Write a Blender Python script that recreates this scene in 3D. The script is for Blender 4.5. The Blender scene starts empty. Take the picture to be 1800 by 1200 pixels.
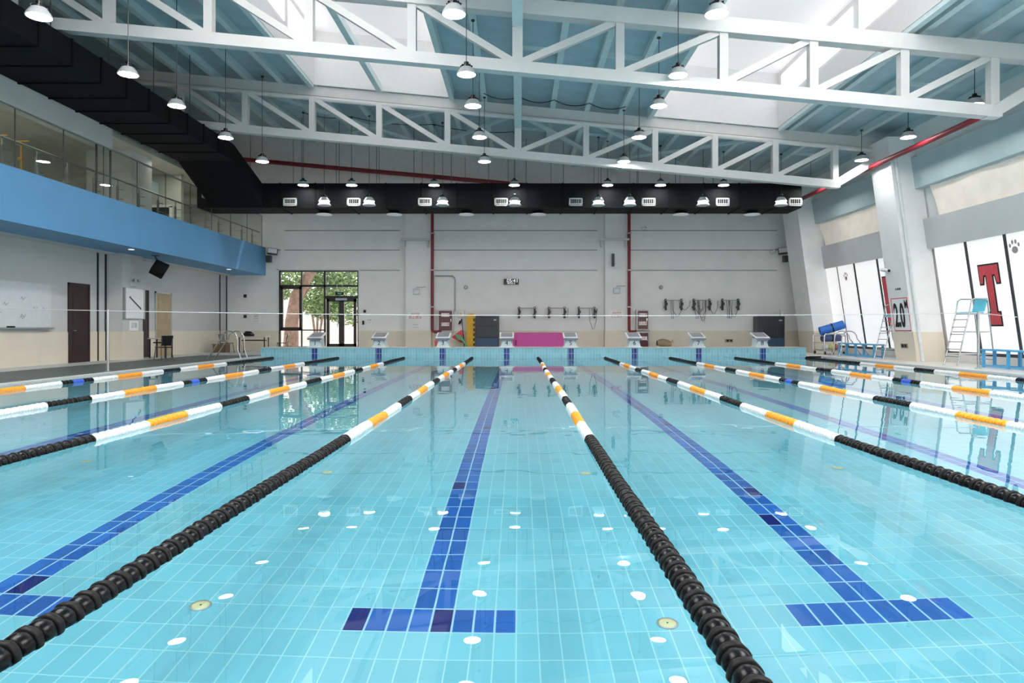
import bpy, bmesh, math, random
from mathutils import Vector, Matrix
random.seed(7)
scn = bpy.context.scene
col = scn.collection
PI = math.pi
F = 1200.0; CX = 912.0; CY = 577.0; H = 1.15

def at(x, y, d):
    """point at depth d that the survey of the photo gives for a pixel"""
    return Vector(((x - CX) * d / F, d, H + (CY - y) * d / F))

# ------------------------------------------------------------------ materials
def nt(m):
    m.use_nodes = True
    return m.node_tree, m.node_tree.nodes, m.node_tree.links

def mat(name, c, rough=.5, metal=0., var=.06, scale=6., emis=None, estr=0., bump=0., alpha=None, spec=.5):
    m = bpy.data.materials.new(name)
    t, N, L = nt(m)
    b = N['Principled BSDF']
    b.inputs['Roughness'].default_value = rough
    b.inputs['Metallic'].default_value = metal
    b.inputs['Specular IOR Level'].default_value = spec
    tc = N.new('ShaderNodeTexCoord'); n = N.new('ShaderNodeTexNoise')
    n.inputs['Scale'].default_value = scale; n.inputs['Detail'].default_value = 3
    L.new(tc.outputs['Object'], n.inputs['Vector'])
    r = N.new('ShaderNodeValToRGB')
    lo = [max(0, v * (1 - var)) for v in c]; hi = [min(1, v * (1 + var)) for v in c]
    r.color_ramp.elements[0].position = .3; r.color_ramp.elements[1].position = .7
    r.color_ramp.elements[0].color = (*lo, 1); r.color_ramp.elements[1].color = (*hi, 1)
    L.new(n.outputs['Fac'], r.inputs['Fac']); L.new(r.outputs['Color'], b.inputs['Base Color'])
    if emis:
        b.inputs['Emission Color'].default_value = (*emis, 1); b.inputs['Emission Strength'].default_value = estr
    if bump:
        bp = N.new('ShaderNodeBump'); bp.inputs['Strength'].default_value = bump; bp.inputs['Distance'].default_value = .02
        L.new(n.outputs['Fac'], bp.inputs['Height']); L.new(bp.outputs['Normal'], b.inputs['Normal'])
    return m

def tile_mat(name, c, grout, au, av, pu, pv, ou, ov, g=.05, var=.12, accent=None, acc_t=.98, rough=.15, stagger=0.):
    m = bpy.data.materials.new(name)
    t, N, L = nt(m)
    b = N['Principled BSDF']; b.inputs['Roughness'].default_value = rough
    geo = N.new('ShaderNodeNewGeometry'); sp = N.new('ShaderNodeSeparateXYZ')
    L.new(geo.outputs['Position'], sp.inputs[0])
    def M(op, a, bb=None):
        n = N.new('ShaderNodeMath'); n.operation = op
        for i, v in enumerate((a, bb)):
            if v is None: continue
            if isinstance(v, (int, float)): n.inputs[i].default_value = v
            else: L.new(v, n.inputs[i])
        return n.outputs[0]
    def axis(ax, p, o):
        u = M('DIVIDE', M('SUBTRACT', sp.outputs[ax], o), p)
        return u, M('FLOOR', u), M('ABSOLUTE', M('SUBTRACT', M('FRACT', u), .5))
    u, ui, fu = axis(au, pu, ou); v, vi, fv = axis(av, pv, ov)
    gm = M('MAXIMUM', M('GREATER_THAN', fu, .5 - g), M('GREATER_THAN', fv, .5 - g * pu / pv))
    cb = N.new('ShaderNodeCombineXYZ'); L.new(ui, cb.inputs[0]); L.new(vi, cb.inputs[1])
    wn = N.new('ShaderNodeTexWhiteNoise'); wn.noise_dimensions = '2D'; L.new(cb.outputs[0], wn.inputs['Vector'])
    r = N.new('ShaderNodeValToRGB')
    e = r.color_ramp.elements
    e[0].color = (*[x * (1 - var) for x in c], 1); e[1].color = (*[min(1, x * (1 + var)) for x in c], 1)
    if accent:
        e[1].position = acc_t - .01
        a = r.color_ramp.elements.new(acc_t); a.color = (*accent, 1)
    L.new(wn.outputs['Value'], r.inputs['Fac'])
    mx = N.new('ShaderNodeMix'); mx.data_type = 'RGBA'
    L.new(gm, mx.inputs['Factor']); L.new(r.outputs['Color'], mx.inputs[6]); mx.inputs[7].default_value = (*grout, 1)
    L.new(mx.outputs[2], b.inputs['Base Color'])
    return m

WHITE = mat('white_paint', (.78, .80, .80), .55)
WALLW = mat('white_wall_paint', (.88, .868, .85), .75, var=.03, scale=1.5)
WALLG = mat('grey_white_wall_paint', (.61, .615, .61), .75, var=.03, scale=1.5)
BEIGE = mat('beige_wall_tile', (.78, .70, .58), .35, var=.03, scale=2)
BEAMW = mat('white_steel_paint', (.69, .675, .66), .45, var=.03, scale=3)
PURL = mat('teal_bounce_steel', (.66, .78, .79), .5, var=.04)  # white steel; teal tint painted in for light bounced off the pool
DECK = mat('blue_grey_roof_sheet', (.46, .60, .66), .5, var=.08, scale=2)
BLACKD = mat('black_duct_paint', (.0055, .0065, .007), .7, var=.2, spec=.12)
BLACK = mat('black_plastic', (.012, .012, .014), .25, var=.2)
DARKG = mat('dark_grey_plastic', (.05, .052, .056), .5)
DARKSTRIP = mat('dark_joint', (.02, .022, .022), .6)
BLUEF = mat('sky_blue_fascia_paint', (.10, .31, .56), .5, var=.03, scale=1.2)
BLUES = mat('deep_blue_soffit_paint', (.10, .32, .56), .5, var=.03, scale=1.2)
BENCH = mat('light_blue_bench_paint', (.10, .42, .74), .4)
SEATB = mat('turquoise_plastic', (.14, .62, .78), .35)
STEEL = mat('brushed_steel', (.62, .63, .63), .25, metal=.9)
GALV = mat('dull_galvanised_steel', (.42, .45, .45), .4, metal=.6)
REDP = mat('fire_red_pipe_paint', (.22, .014, .022), .4)
REDB = mat('banner_red', (.72, .07, .09), .5, var=.04)
PINK = mat('magenta_mat_vinyl', (.66, .08, .36), .5, var=.05)
YEL = mat('yellow_plastic', (.82, .46, .02), .4)
ORANGE = mat('orange_float_plastic', (.95, .34, .01), .35, var=.05)
FLW = mat('white_float_plastic', (.80, .80, .785), .35, var=.03)
FLBLUE = mat('blue_float_plastic', (.03, .10, .55), .35)
FLB = mat('glossy_black_float', (.003, .003, .0035), .25, var=.2, spec=.25)
FLR = mat('matte_charcoal_ring', (.010, .0095, .0095), .5, spec=.2)
NAVY = mat('navy_plastic', (.05, .09, .20), .45)
ROLLB = mat('blue_roll_vinyl', (.03, .17, .62), .4, bump=.2)
BROWN = mat('dark_brown_door_wood', (.026, .009, .007), .5, var=.25, scale=3)
TAN = mat('tan_door_wood', (.42, .32, .18), .45, var=.1, scale=3)
GREYC = mat('charcoal_cabinet', (.035, .042, .052), .4)
BLUEC = mat('blue_grey_cabinet', (.03, .075, .15), .4)
CABF = mat('maroon_cabinet_glass', (.13, .045, .05), .15)
FLOORM = mat('pale_deck_floor', (.56, .57, .55), .5, var=.06, scale=1.5)
FLOORR = mat('white_deck_tile', (.74, .73, .70), .35, var=.04, scale=2)
WOODB = mat('tan_canvas', (.38, .28, .16), .8, var=.2)
PAPER = mat('white_paper', (.92, .92, .92), .7, var=.02)
TXTR = mat('red_ink', (.55, .05, .05), .6)
TXTB = mat('black_ink', (.015, .015, .015), .6)
TXTG = mat('grey_ink', (.35, .36, .37), .6)
BLIND = mat('white_blind_glow', (.86, .85, .85), .8, var=.02, emis=(1, .985, .97), estr=.5)  # emission put into the fabric stands in for daylight behind it
BLINDC = mat('cream_cloth_glow', (.80, .74, .66), .85, var=.05, scale=2, emis=(1, .88, .76), estr=.16)  # faint glow painted into the cloth in place of window light
COLR = mat('white_column_paint', (.90, .895, .885), .6, var=.03, scale=2)
LAMPE = mat('lamp_diffuser_glow', (1, 1, 1), .4, emis=(1, .99, .97), estr=85)
LAMPE2 = mat('soft_lamp_glow', (1, 1, 1), .4, emis=(1, .99, .97), estr=1.1)
LAMPR = mat('grey_lamp_reflector', (.50, .51, .52), .35, var=.05)
DIGIT = mat('white_led', (1, 1, 1), .4, emis=(1, 1, 1), estr=.55)
SKYTOP = mat('skylight_roof_glow', (.78, .74, .74), .7, var=.02, emis=(1, .96, .96), estr=.30)  # glow put into the plain skylight ceiling for its daylit tone
SKYWIN = mat('skylight_bright_pane', (.9, .9, .9), .4, var=.02, emis=(1, 1, 1), estr=1.6)
SKYWALL = mat('skylight_white_curb', (.78, .76, .75), .6, var=.02)
FLOODG = mat('floodlight_glass', (.8, .82, .82), .2)
FRAME = mat('dark_bronze_frame', (.035, .030, .028), .4)
BARK = mat('pinkish_bark', (.26, .17, .13), .9, var=.3, scale=5, bump=.5)
LEAF = mat('light_green_leaf', (.20, .30, .09), .6, var=.55, scale=9)  # lighter of two leaf greens, scattered at random
LEAF2 = mat('dark_leaf', (.09, .15, .05), .6, var=.55, scale=9)
GROUND = mat('pale_paving', (.75, .70, .64), .8, var=.08)
OUTW = mat('pale_pink_render', (.82, .74, .69), .8, var=.05)
GOLD = mat('brass_yellow', (.40, .24, .05), .35, metal=.6)
RAILM = mat('dark_satin_steel', (.22, .23, .22), .35, metal=.6)
GALW = mat('gallery_wall_paint', (.50, .52, .48), .7, var=.04, scale=1.5)
DRAIN = mat('greenish_drain_cover', (.62, .66, .36), .4)
DARKCEIL = mat('gallery_ceiling_paint', (.60, .58, .50), .7)

LP = 2.58; LF = 2.5
TP = LF / 21
X4 = -.49                       # centre of lane 4
LANES = [X4 + LP * k for k in range(-3, 5)]          # blocks and wall strips
LINES = [X4 + LF * k for k in range(-3, 5)]          # lines on the floor
LINE0 = X4 - TP
TEAL = tile_mat('turquoise_pool_tile', (.175, .535, .645), (.36, .70, .745), 0, 1, TP, .245, LINE0, 3.71, g=.032, var=.07)
BLUET = tile_mat('royal_blue_pool_tile', (.020, .125, .46), (.34, .62, .78), 0, 1, TP, .245, LINE0, 3.71, g=.05, var=.15, accent=(.008, .015, .16), acc_t=.965)
TEALW = tile_mat('blue_wall_tile', (.26, .56, .66), (.55, .78, .83), 0, 2, TP, .21, LINE0, .142, g=.035, var=.08)
BLUEW = tile_mat('navy_wall_tile', (.02, .05, .25), (.45, .62, .78), 0, 2, TP, .21, LINE0, .142, g=.05, var=.2)
TEALS = tile_mat('turquoise_side_tile', (.155, .62, .72), (.42, .84, .84), 1, 2, .245, TP, 3.71, 0, g=.03, var=.07)
GRATE = tile_mat('grey_green_grating', (.12, .145, .135), (.03, .04, .037), 0, 1, .30, 3.0, -10.1, 0, g=.16, var=.1, rough=.5)

def water_mat():
    m = bpy.data.materials.new('clear_pool_water')
    t, N, L = nt(m)
    b = N['Principled BSDF']
    b.inputs['Base Color'].default_value = (.97, 1, 1, 1)
    b.inputs['Roughness'].default_value = 0; b.inputs['IOR'].default_value = 1.33
    b.inputs['Transmission Weight'].default_value = 1
    geo = N.new('ShaderNodeNewGeometry')
    n = N.new('ShaderNodeTexNoise'); n.inputs['Scale'].default_value = 2.2; n.inputs['Detail'].default_value = 1
    L.new(geo.outputs['Position'], n.inputs['Vector'])
    bp = N.new('ShaderNodeBump'); bp.inputs['Strength'].default_value = .12; bp.inputs['Distance'].default_value = .012
    L.new(n.outputs['Fac'], bp.inputs['Height']); L.new(bp.outputs['Normal'], b.inputs['Normal'])
    return m
WATER = water_mat()

def glass_mat(name, tint, refl=.12):
    m = bpy.data.materials.new(name)
    t, N, L = nt(m)
    N.remove(N['Principled BSDF'])
    o = N['Material Output']
    tr = N.new('ShaderNodeBsdfTransparent'); tr.inputs[0].default_value = (*tint, 1)
    gl = N.new('ShaderNodeBsdfGlossy'); gl.inputs['Roughness'].default_value = .02
    lw = N.new('ShaderNodeLayerWeight'); lw.inputs[0].default_value = .5
    pw = N.new('ShaderNodeMath'); pw.operation = 'POWER'; pw.inputs[1].default_value = 5; L.new(lw.outputs['Facing'], pw.inputs[0])
    fr = N.new('ShaderNodeMath'); fr.operation = 'MULTIPLY_ADD'; fr.inputs[1].default_value = .9; fr.inputs[2].default_value = .03; L.new(pw.outputs[0], fr.inputs[0])
    n = N.new('ShaderNodeTexNoise'); n.inputs['Scale'].default_value = .7
    bp = N.new('ShaderNodeBump'); bp.inputs['Strength'].default_value = .01
    L.new(n.outputs['Fac'], bp.inputs['Height']); L.new(bp.outputs['Normal'], gl.inputs['Normal'])
    mx = N.new('ShaderNodeMixShader')
    L.new(fr.outputs[0], mx.inputs[0]); L.new(tr.outputs[0], mx.inputs[1]); L.new(gl.outputs[0], mx.inputs[2])
    L.new(mx.outputs[0], o.inputs[0])
    return m
GLASS = glass_mat('gallery_glass', (.86, .89, .87))
WGLASS = glass_mat('window_glass', (.97, .98, .98))

# ------------------------------------------------------------------ mesh builder
class MB:
    def __init__(s): s.v = []; s.f = []; s.m = []; s.mi = 0; s.sm = []
    def add(s, vs, fs, smooth=False):
        o = len(s.v); s.v += [tuple(p) for p in vs]
        for f in fs:
            s.f.append([i + o for i in f]); s.m.append(s.mi); s.sm.append(smooth)
        return s
    def box(s, x0, x1, y0, y1, z0, z1):
        if x0 > x1: x0, x1 = x1, x0
        if y0 > y1: y0, y1 = y1, y0
        if z0 > z1: z0, z1 = z1, z0
        return s.add([(x0,y0,z0),(x1,y0,z0),(x1,y1,z0),(x0,y1,z0),(x0,y0,z1),(x1,y0,z1),(x1,y1,z1),(x0,y1,z1)],
              [(0,3,2,1),(4,5,6,7),(0,1,5,4),(1,2,6,5),(2,3,7,6),(3,0,4,7)])
    def hexa(s, b4, t4):
        return s.add(list(b4) + list(t4), [(0,3,2,1),(4,5,6,7),(0,1,5,4),(1,2,6,5),(2,3,7,6),(3,0,4,7)])
    def obox(s, c, sx, sy, sz, R):
        c = Vector(c); P = []
        for z in (-1, 1):
            for (x, y) in ((-1,-1),(1,-1),(1,1),(-1,1)):
                P.append(c + R @ Vector((x*sx/2, y*sy/2, z*sz/2)))
        return s.hexa(P[:4], P[4:])
    def bar(s, p, q, w, h, up=(0,0,1)):
        p = Vector(p); q = Vector(q); d = (q - p).normalized(); u = Vector(up)
        if abs(d.dot(u)) > .98: u = Vector((0, 1, 0))
        r = d.cross(u).normalized() * w / 2; u = r.cross(d).normalized() * h / 2
        return s.hexa([p-r-u, p+r-u, q+r-u, q-r-u], [p-r+u, p+r+u, q+r+u, q-r+u])
    def tube(s, pts, r, n=10, closed=False, caps=True):
        pts = [Vector(p) for p in pts]; o = len(s.v); k = len(pts); rings = []
        nrm = None
        for i, p in enumerate(pts):
            a = pts[(i-1) % k] if (i > 0 or closed) else p; b = pts[(i+1) % k] if (i < k-1 or closed) else p
            t = (b - a).normalized()
            if nrm is None:
                u = Vector((0,0,1)) if abs(t.z) < .9 else Vector((1,0,0)); nrm = t.cross(u).normalized()
            else:
                nrm = (nrm - t * nrm.dot(t))
                nrm = nrm.normalized() if nrm.length > 1e-6 else t.orthogonal().normalized()
            bn = t.cross(nrm); rr = r[i] if isinstance(r, (list, tuple)) else r
            rings.append([p + nrm*math.cos(2*PI*j/n)*rr + bn*math.sin(2*PI*j/n)*rr for j in range(n)])
        vs = [v for R in rings for v in R]; fs = []
        for i in range(k if closed else k-1):
            i2 = (i+1) % k
            for j in range(n): fs.append((i*n+j, i*n+(j+1)%n, i2*n+(j+1)%n, i2*n+j))
        if caps and not closed:
            fs.append(tuple(range(n-1, -1, -1))); fs.append(tuple((k-1)*n + j for j in range(n)))
        return s.add(vs, fs, True)
    def lathe(s, prof, n=24, c=(0,0,0), cap=True):
        """prof: list of (r, z) or (r, z, wave amplitude); axis z"""
        vs = []; fs = []; k = len(prof)
        for pr in prof:
            r, z = pr[0], pr[1]; w = pr[2] if len(pr) > 2 else 0
            for j in range(n):
                a = 2*PI*j/n; rr = r * (1 + w*math.cos(6*a))
                vs.append((c[0] + rr*math.cos(a), c[1] + rr*math.sin(a), c[2] + z))
        for i in range(k-1):
            for j in range(n): fs.append((i*n+j, i*n+(j+1)%n, (i+1)*n+(j+1)%n, (i+1)*n+j))
        if cap and prof[0][0] > 1e-5: fs.append(tuple(range(n-1, -1, -1)))
        if cap and prof[-1][0] > 1e-5: fs.append(tuple((k-1)*n+j for j in range(n)))
        return s.add(vs, fs, True)
    def poly(s, pts): return s.add(pts, [tuple(range(len(pts)))])
    def prism(s, pts, off):
        off = Vector(off); n = len(pts); a = [Vector(p) for p in pts]
        return s.add(a + [p + off for p in a], [tuple(range(n-1,-1,-1)), tuple(range(n, 2*n))] + [(i, (i+1)%n, n+(i+1)%n, n+i) for i in range(n)])
    def build(s, name, mats, parent=None, loc=None, bevel=0):
        me = bpy.data.meshes.new(name)
        me.from_pydata(s.v, [], s.f)
        for m in (mats if isinstance(mats, (list, tuple)) else [mats]): me.materials.append(m)
        for p, i, sm in zip(me.polygons, s.m, s.sm): p.material_index = i; p.use_smooth = sm
        bm = bmesh.new(); bm.from_mesh(me); bmesh.ops.recalc_face_normals(bm, faces=bm.faces); bm.to_mesh(me); bm.free()
        o = bpy.data.objects.new(name, me); col.objects.link(o)
        if parent: o.parent = parent
        if loc is not None: o.location = loc
        if any(s.sm):
            try:
                md = o.modifiers.new('edges', 'EDGE_SPLIT'); md.split_angle = math.radians(42)
            except Exception: pass
        if bevel:
            b = o.modifiers.new('bevel', 'BEVEL'); b.width = bevel; b.segments = 2; b.limit_method = 'ANGLE'
        return o

def tag(o, label=None, cat=None, group=None, kind=None):
    if label: o['label'] = label
    if cat: o['category'] = cat
    if group: o['group'] = group
    if kind: o['kind'] = kind
    return o
def thing(name, label, cat, loc=(0,0,0), group=None, rz=0):
    o = bpy.data.objects.new(name, None); o.empty_display_size = .1; col.objects.link(o)
    o.location = loc; o.rotation_euler = (0, 0, rz)
    return tag(o, label, cat, group)
def struct(name, mb, m, **k): return tag(mb.build(name, m, **k), kind='structure')
def copy_tree(o, loc, label, parent=None, rz=None):
    c = o.copy(); col.objects.link(c); c.location = loc; c['label'] = label
    if rz is not None: c.rotation_euler = (0, 0, rz)
    def kids(src, dst):
        for ch in list(src.children):
            k = ch.copy(); col.objects.link(k); k.parent = dst; kids(ch, k)
    kids(o, c)
    return c
def text(name, body, size, m, parent, loc, rot, align='CENTER', ext=.003, sx=1., bold=0.):
    cu = bpy.data.curves.new(name, 'FONT'); cu.body = body; cu.size = size; cu.align_x = align; cu.align_y = 'CENTER'
    cu.extrude = ext; cu.offset = bold
    cu.materials.append(m)
    tmp = bpy.data.objects.new(name, cu); col.objects.link(tmp)
    bpy.context.view_layer.update()
    me = bpy.data.meshes.new_from_object(tmp.evaluated_get(bpy.context.evaluated_depsgraph_get()))
    bpy.data.objects.remove(tmp)
    if not me.materials: me.materials.append(m)
    o = bpy.data.objects.new(name, me); col.objects.link(o); o.parent = parent
    o.matrix_local = Matrix.Translation(loc) @ rot.to_4x4() @ Matrix.Diagonal((sx, 1, 1, 1))
    return o
RF = Matrix.Rotation(PI/2, 3, 'X')                                   # faces the camera (-y)
ORD = ['first', 'second', 'third', 'fourth', 'fifth', 'sixth', 'seventh', 'eighth', 'ninth', 'tenth', 'eleventh', 'twelfth']

# ------------------------------------------------------------------ survey constants
XL, XR = -10.4, 12.6            # pool edges
Y0, YW = 1.3, 27.5              # pool ends
ZD = .03; ZT = .36              # side deck, raised end deck
DEP = -1.20
YB = 34.0                       # back wall
XWL = -14.5                     # wall under the balcony
SL = .093
zP = lambda X: 9.05 - SL * X    # underside of purlins
LEAN = .15
wr = lambda z, off=0: 14.42 - LEAN * z - off
cr = lambda z, off=0: 13.4 - .135 * z - off

# ------------------------------------------------------------------ pool
def floor_mesh():
    mb = MB()
    xs = [XL]
    for c in LINES: xs += [c - TP, c + TP]
    xs.append(XR)
    yT0, yT1, yE = 3.71, 3.955, 25.2
    z = DEP
    def q(x0, x1, y0, y1, mi):
        mb.mi = mi; mb.poly([(x0,y0,z),(x1,y0,z),(x1,y1,z),(x0,y1,z)])
    # rows: before the bar, the bar, the line, the far bar, beyond
    for (a, b, kind) in ((Y0, yT0, 0), (yT0, yT1, 2), (yT1, yE, 1), (yE, yE + .245, 2), (yE + .245, YW, 0)):
        if kind == 0: q(XL, XR, a, b, 0); continue
        hw = TP if kind == 1 else 4 * TP
        x = XL
        for c in LINES:
            q(x, c - hw, a, b, 0); q(c - hw, c + hw, a, b, 1); x = c + hw
        q(x, XR, a, b, 0)
    return mb
struct('floor_pool', floor_mesh(), [TEAL, BLUET])
s = MB()
s.poly([(XL,Y0,DEP),(XL,YW,DEP),(XL,YW,ZD),(XL,Y0,ZD)]); s.poly([(XR,Y0,DEP),(XR,YW,DEP),(XR,YW,ZD),(XR,Y0,ZD)])
struct('wall_pool_sides', s, TEALS)
s = MB(); s.poly([(XL,Y0,DEP),(XR,Y0,DEP),(XR,Y0,ZT),(XL,Y0,ZT)]); struct('wall_pool_near', s, TEALW)
# far end wall with a blue tile strip below each block
s = MB(); XE = 11.57
def wq(x0, x1, z0, z1, mi): s.mi = mi; s.poly([(x0,YW,z0),(x1,YW,z0),(x1,YW,z1),(x0,YW,z1)])
x = XL
for c in LANES:
    wq(x, c - TP, DEP, ZT, 0); wq(c - TP, c + TP, DEP, ZT, 1); x = c + TP
wq(x, XE, DEP, ZT, 0); wq(XE, XR, DEP, ZD, 0)
s.mi = 0; s.poly([(XE,YW,ZD),(XE,28.6,ZD),(XE,28.6,ZT),(XE,YW,ZT)]); s.poly([(XL,YW,ZD),(XL,28.6,ZD),(XL,28.6,ZT),(XL,YW,ZT)])
struct('wall_pool_end', s, [TEALW, BLUEW])
s = MB(); s.box(XL, XE, YW - .03, 28.6, ZT, ZT + .025); struct('floor_block_deck', s, FLOORM)
w = MB(); w.poly([(XL, Y0, 0), (XR, Y0, 0), (XR, YW, 0), (XL, YW, 0)]); struct('water', w, WATER)
# decks
s = MB(); s.box(-13.3, XL, -4, YW + 2.1, -.25, ZD); struct('floor_grating', s, GRATE)
s = MB(); s.box(XL - .12, XL, -4, YW, ZD, ZD + .012); s.box(XL, XL+.14, Y0, YW-.01, -.15, ZD); struct('trim_pool_edge_balcony', s, FLOORM)
s = MB(); s.box(XR-.42, XR, Y0, YW+.02, -.15, ZD+.002); struct('trim_pool_edge_blinds', s, FLOORR)
s = MB(); s.box(XWL - .2, -13.3, -4, YB, -.25, ZD + .003); s.box(-13.3, XE, 28.6, YB, -.25, ZD + .003); s.box(XL, XE, 28.59, 28.6, ZD, ZT)
struct('floor_deck', s, FLOORM)
s = MB(); s.box(XR, 15.2, -4, YB, -.25, ZD + .004); s.box(XE, XR, YW, YB, -.25, ZD + .004); struct('floor_deck_blinds', s, FLOORR)
s = MB(); s.box(XL - 5, XR + 3, -4, Y0, -.25, ZT); struct('floor_near_deck', s, FLOORM)
# drains on the pool floor
def drain(px, py, label):
    tn = (py - CY) / F; hit = H / tn; si = 1 / math.sqrt(1 + tn * tn) / 1.33; d = hit - DEP * si / math.sqrt(1 - si * si)
    X = (px - CX) * d / F
    t = thing('floor_drain', label, 'drain', (X, d, DEP), 'round drains in the pool floor')
    m = MB(); m.lathe([(.048, 0), (.048, .006), (.04, .008)], 24); m.build('cover', DRAIN, t)
    m = MB(); m.lathe([(.048, 0), (.060, 0), (.060, .007), (.048, .009)], 24, cap=False); m.build('rim', GALV, t)
    m = MB(); m.lathe([(.006, .008), (.006, .012)], 8); m.build('screw', DARKG, t)
drain(353, 1077, 'greenish round floor drain nearest the camera between lane lines three and four')
drain(1173, 1099, 'greenish round floor drain nearest the camera beside the rope of blocks 4 and 5')
drain(575, 832, 'small round floor drain further out just beyond lane line three')
drain(1029, 832, 'small round floor drain further out beside the rope of blocks 4 and 5')
drain(1473, 827, 'faint round floor drain under the white floats of rope between blocks 5 and 6')
drain(152, 818, 'faint round floor drain beside the black floats of rope between blocks 2 and 3')

# ------------------------------------------------------------------ lane ropes
PITCH = .115
def float_mesh(mats, name):
    m = MB(); n = 24
    # axis z here, later turned along y. barrel then ring
    m.mi = 0; m.lathe([(.018, -.0565), (.044, -.055), (.053, -.044), (.056, -.022), (.055, .004), (.050, .012)], n)
    m.mi = 1; m.lathe([(.046, .008), (.058, .006, .02), (.0615, .012, .035), (.0615, .032, .035), (.057, .042, .02), (.040, .050), (.018, .055)], n)
    o = m.build(name, mats)
    me = o.data; me.transform(Matrix.Rotation(-PI/2, 4, 'X'))
    bpy.data.objects.remove(o)
    return me
FM = {'k': float_mesh([FLB, FLR], 'float_black'), 'w': float_mesh([FLW, FLW], 'float_white'),
      'o': float_mesh([ORANGE, ORANGE], 'float_orange'), 'b': float_mesh([FLBLUE, FLBLUE], 'float_blue')}
CN = {'k': 0, 'w': 2, 'o': 3, 'b': 4}
SEG = [(0,7,'k')] + [(7+i, 8+i, 'wowk'[i % 4]) for i in range(15)] + [(22,30,'k')]
def colour(y, blue):
    for a, b, c in SEG:
        if a <= y < b:
            if blue and c == 'k' and 13 < a < 15 and a + (b-a)*.36 < y < a + (b-a)*.68: return 'b'
            return c
def rope(X, label, blue=False, shift=0.):
    t = thing('lane_rope', label, 'lane rope', (X, Y0, 0), 'floating lane ropes across the pool')
    m = MB(); m.tube([(0, .02, .0), (0, YW - Y0 - .02, 0)], .008, 8); m.build('cable', GALV, t)
    ys = [Y0 + .35 + PITCH * i for i in range(int((26.2 - Y0 - .35) / PITCH))]
    seen = [y for y in ys if abs(X) * F / y < 925 and H * F / y < 660]
    near = set(seen[:100])
    rest = MB(); n = 0
    for y in ys:
        c = colour(y + shift, blue); ph = random.uniform(0, 6.28); dz = .008 + .004*math.sin(y*2.1+X)
        dx = .012 * math.sin(y * .55 + X * 2)
        R = Matrix.Rotation(ph, 4, 'Y')
        if y in near:
            o = bpy.data.objects.new('float_disc', FM[c]); col.objects.link(o); o.parent = t
            o.location = (dx, y - Y0, dz); o.rotation_euler = (0, ph, 0)
            if c != 'k': o['label'] = {'w': 'white float disc', 'o': 'orange float disc', 'b': 'blue float disc'}[c]
        else:
            me = FM[c]; k = len(rest.v); T = Matrix.Translation((dx, y - Y0, dz)) @ R
            rest.v += [tuple(T @ v.co) for v in me.vertices]
            for p in me.polygons:
                rest.f.append([i + k for i in p.vertices]); rest.sm.append(True)
                rest.m.append(p.material_index if c == 'k' else CN[c])
    if rest.v:
        o = rest.build('float_disc_row', [FLB, FLR, FLW, ORANGE, FLBLUE], t); o['kind'] = 'stuff'
rope(-9.42, 'floating lane rope beside the balcony deck, outside starting block 1', True)
rope(-6.92, 'floating lane rope with some blue floats between starting blocks 1 and 2', True)
rope(-4.39, 'black, white and orange lane rope running between starting blocks 2 and 3')
rope(-1.78, 'black, white and orange lane rope running between starting blocks 3 and 4')
rope(.74, 'black, white and orange lane rope running between starting blocks 4 and 5')
rope(3.29, 'black, white and orange lane rope running between starting blocks 5 and 6')
rope(5.77, 'floating lane rope with blue floats between starting blocks 6 and 7', True)
rope(8.28, 'floating lane rope with blue floats between starting blocks 7 and 8', True)
rope(11.0, 'floating lane rope beside the white blind wall, outside starting block 8', True)

# ------------------------------------------------------------------ starting blocks
def block(n, X):
    t = thing('starting_block', 'white starting block with number %d on its tiled end deck' % n, 'starting block', (X, 27.55, ZT + .025), 'numbered starting blocks')
    m = MB(); m.hexa([(-.25,.0,.0),(.25,0,0),(.25,.55,0),(-.25,.55,0)], [(-.20,.05,.34),(.20,.05,.34),(.20,.62,.38),(-.20,.62,.38)])
    m.build('pedestal', mat_ped, t, bevel=.015)
    m = MB(); m.box(-.30, .30, -.03, .62, -.02, .035); m.build('base_plate', WHITE, t, bevel=.008)
    a = math.atan2(.20, .72)
    R = Matrix.Rotation(a, 3, 'X'); c = Vector((0, .30, .47))
    m = MB(); m.obox(c, .58, .78, .055, R); m.build('platform', WHITE, t, bevel=.01)
    m = MB(); m.obox(c + R @ Vector((0, .015, .031)), .46, .60, .012, R); m.build('non_slip_tread', mat_tread, t)
    m = MB()
    for k in (-1, 0, 1): m.obox(c + R @ Vector((0, k*.19, .038)), .45, .010, .004, R)
    m.build('tread_ridge', WHITE, t)
    m = MB(); m.box(-.285, .285, -.11, -.06, .305, .375); m.build('grip_bar', mat_lip, t, bevel=.01)
    for sx in (-1, 1):
        m = MB(); m.tube([(sx*.20, -.09, .345), (sx*.20, .0, .22), (sx*.21, .06, .12)], .014, 8); m.build('brace', STEEL, t)
    text('number', str(n), .25, TXTB, t, Vector((0, .012, .165)), Matrix.Rotation(PI/2 - .14, 3, 'X'))
mat_ped = mat('pale_blue_grp', (.62, .72, .76), .4)
mat_tread = mat('grey_tread', (.22, .23, .26), .7, var=.15, scale=60)
mat_lip = mat('slate_lip', (.22, .22, .30), .5)
for i, X in enumerate(LANES): block(i + 1, X)

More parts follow.
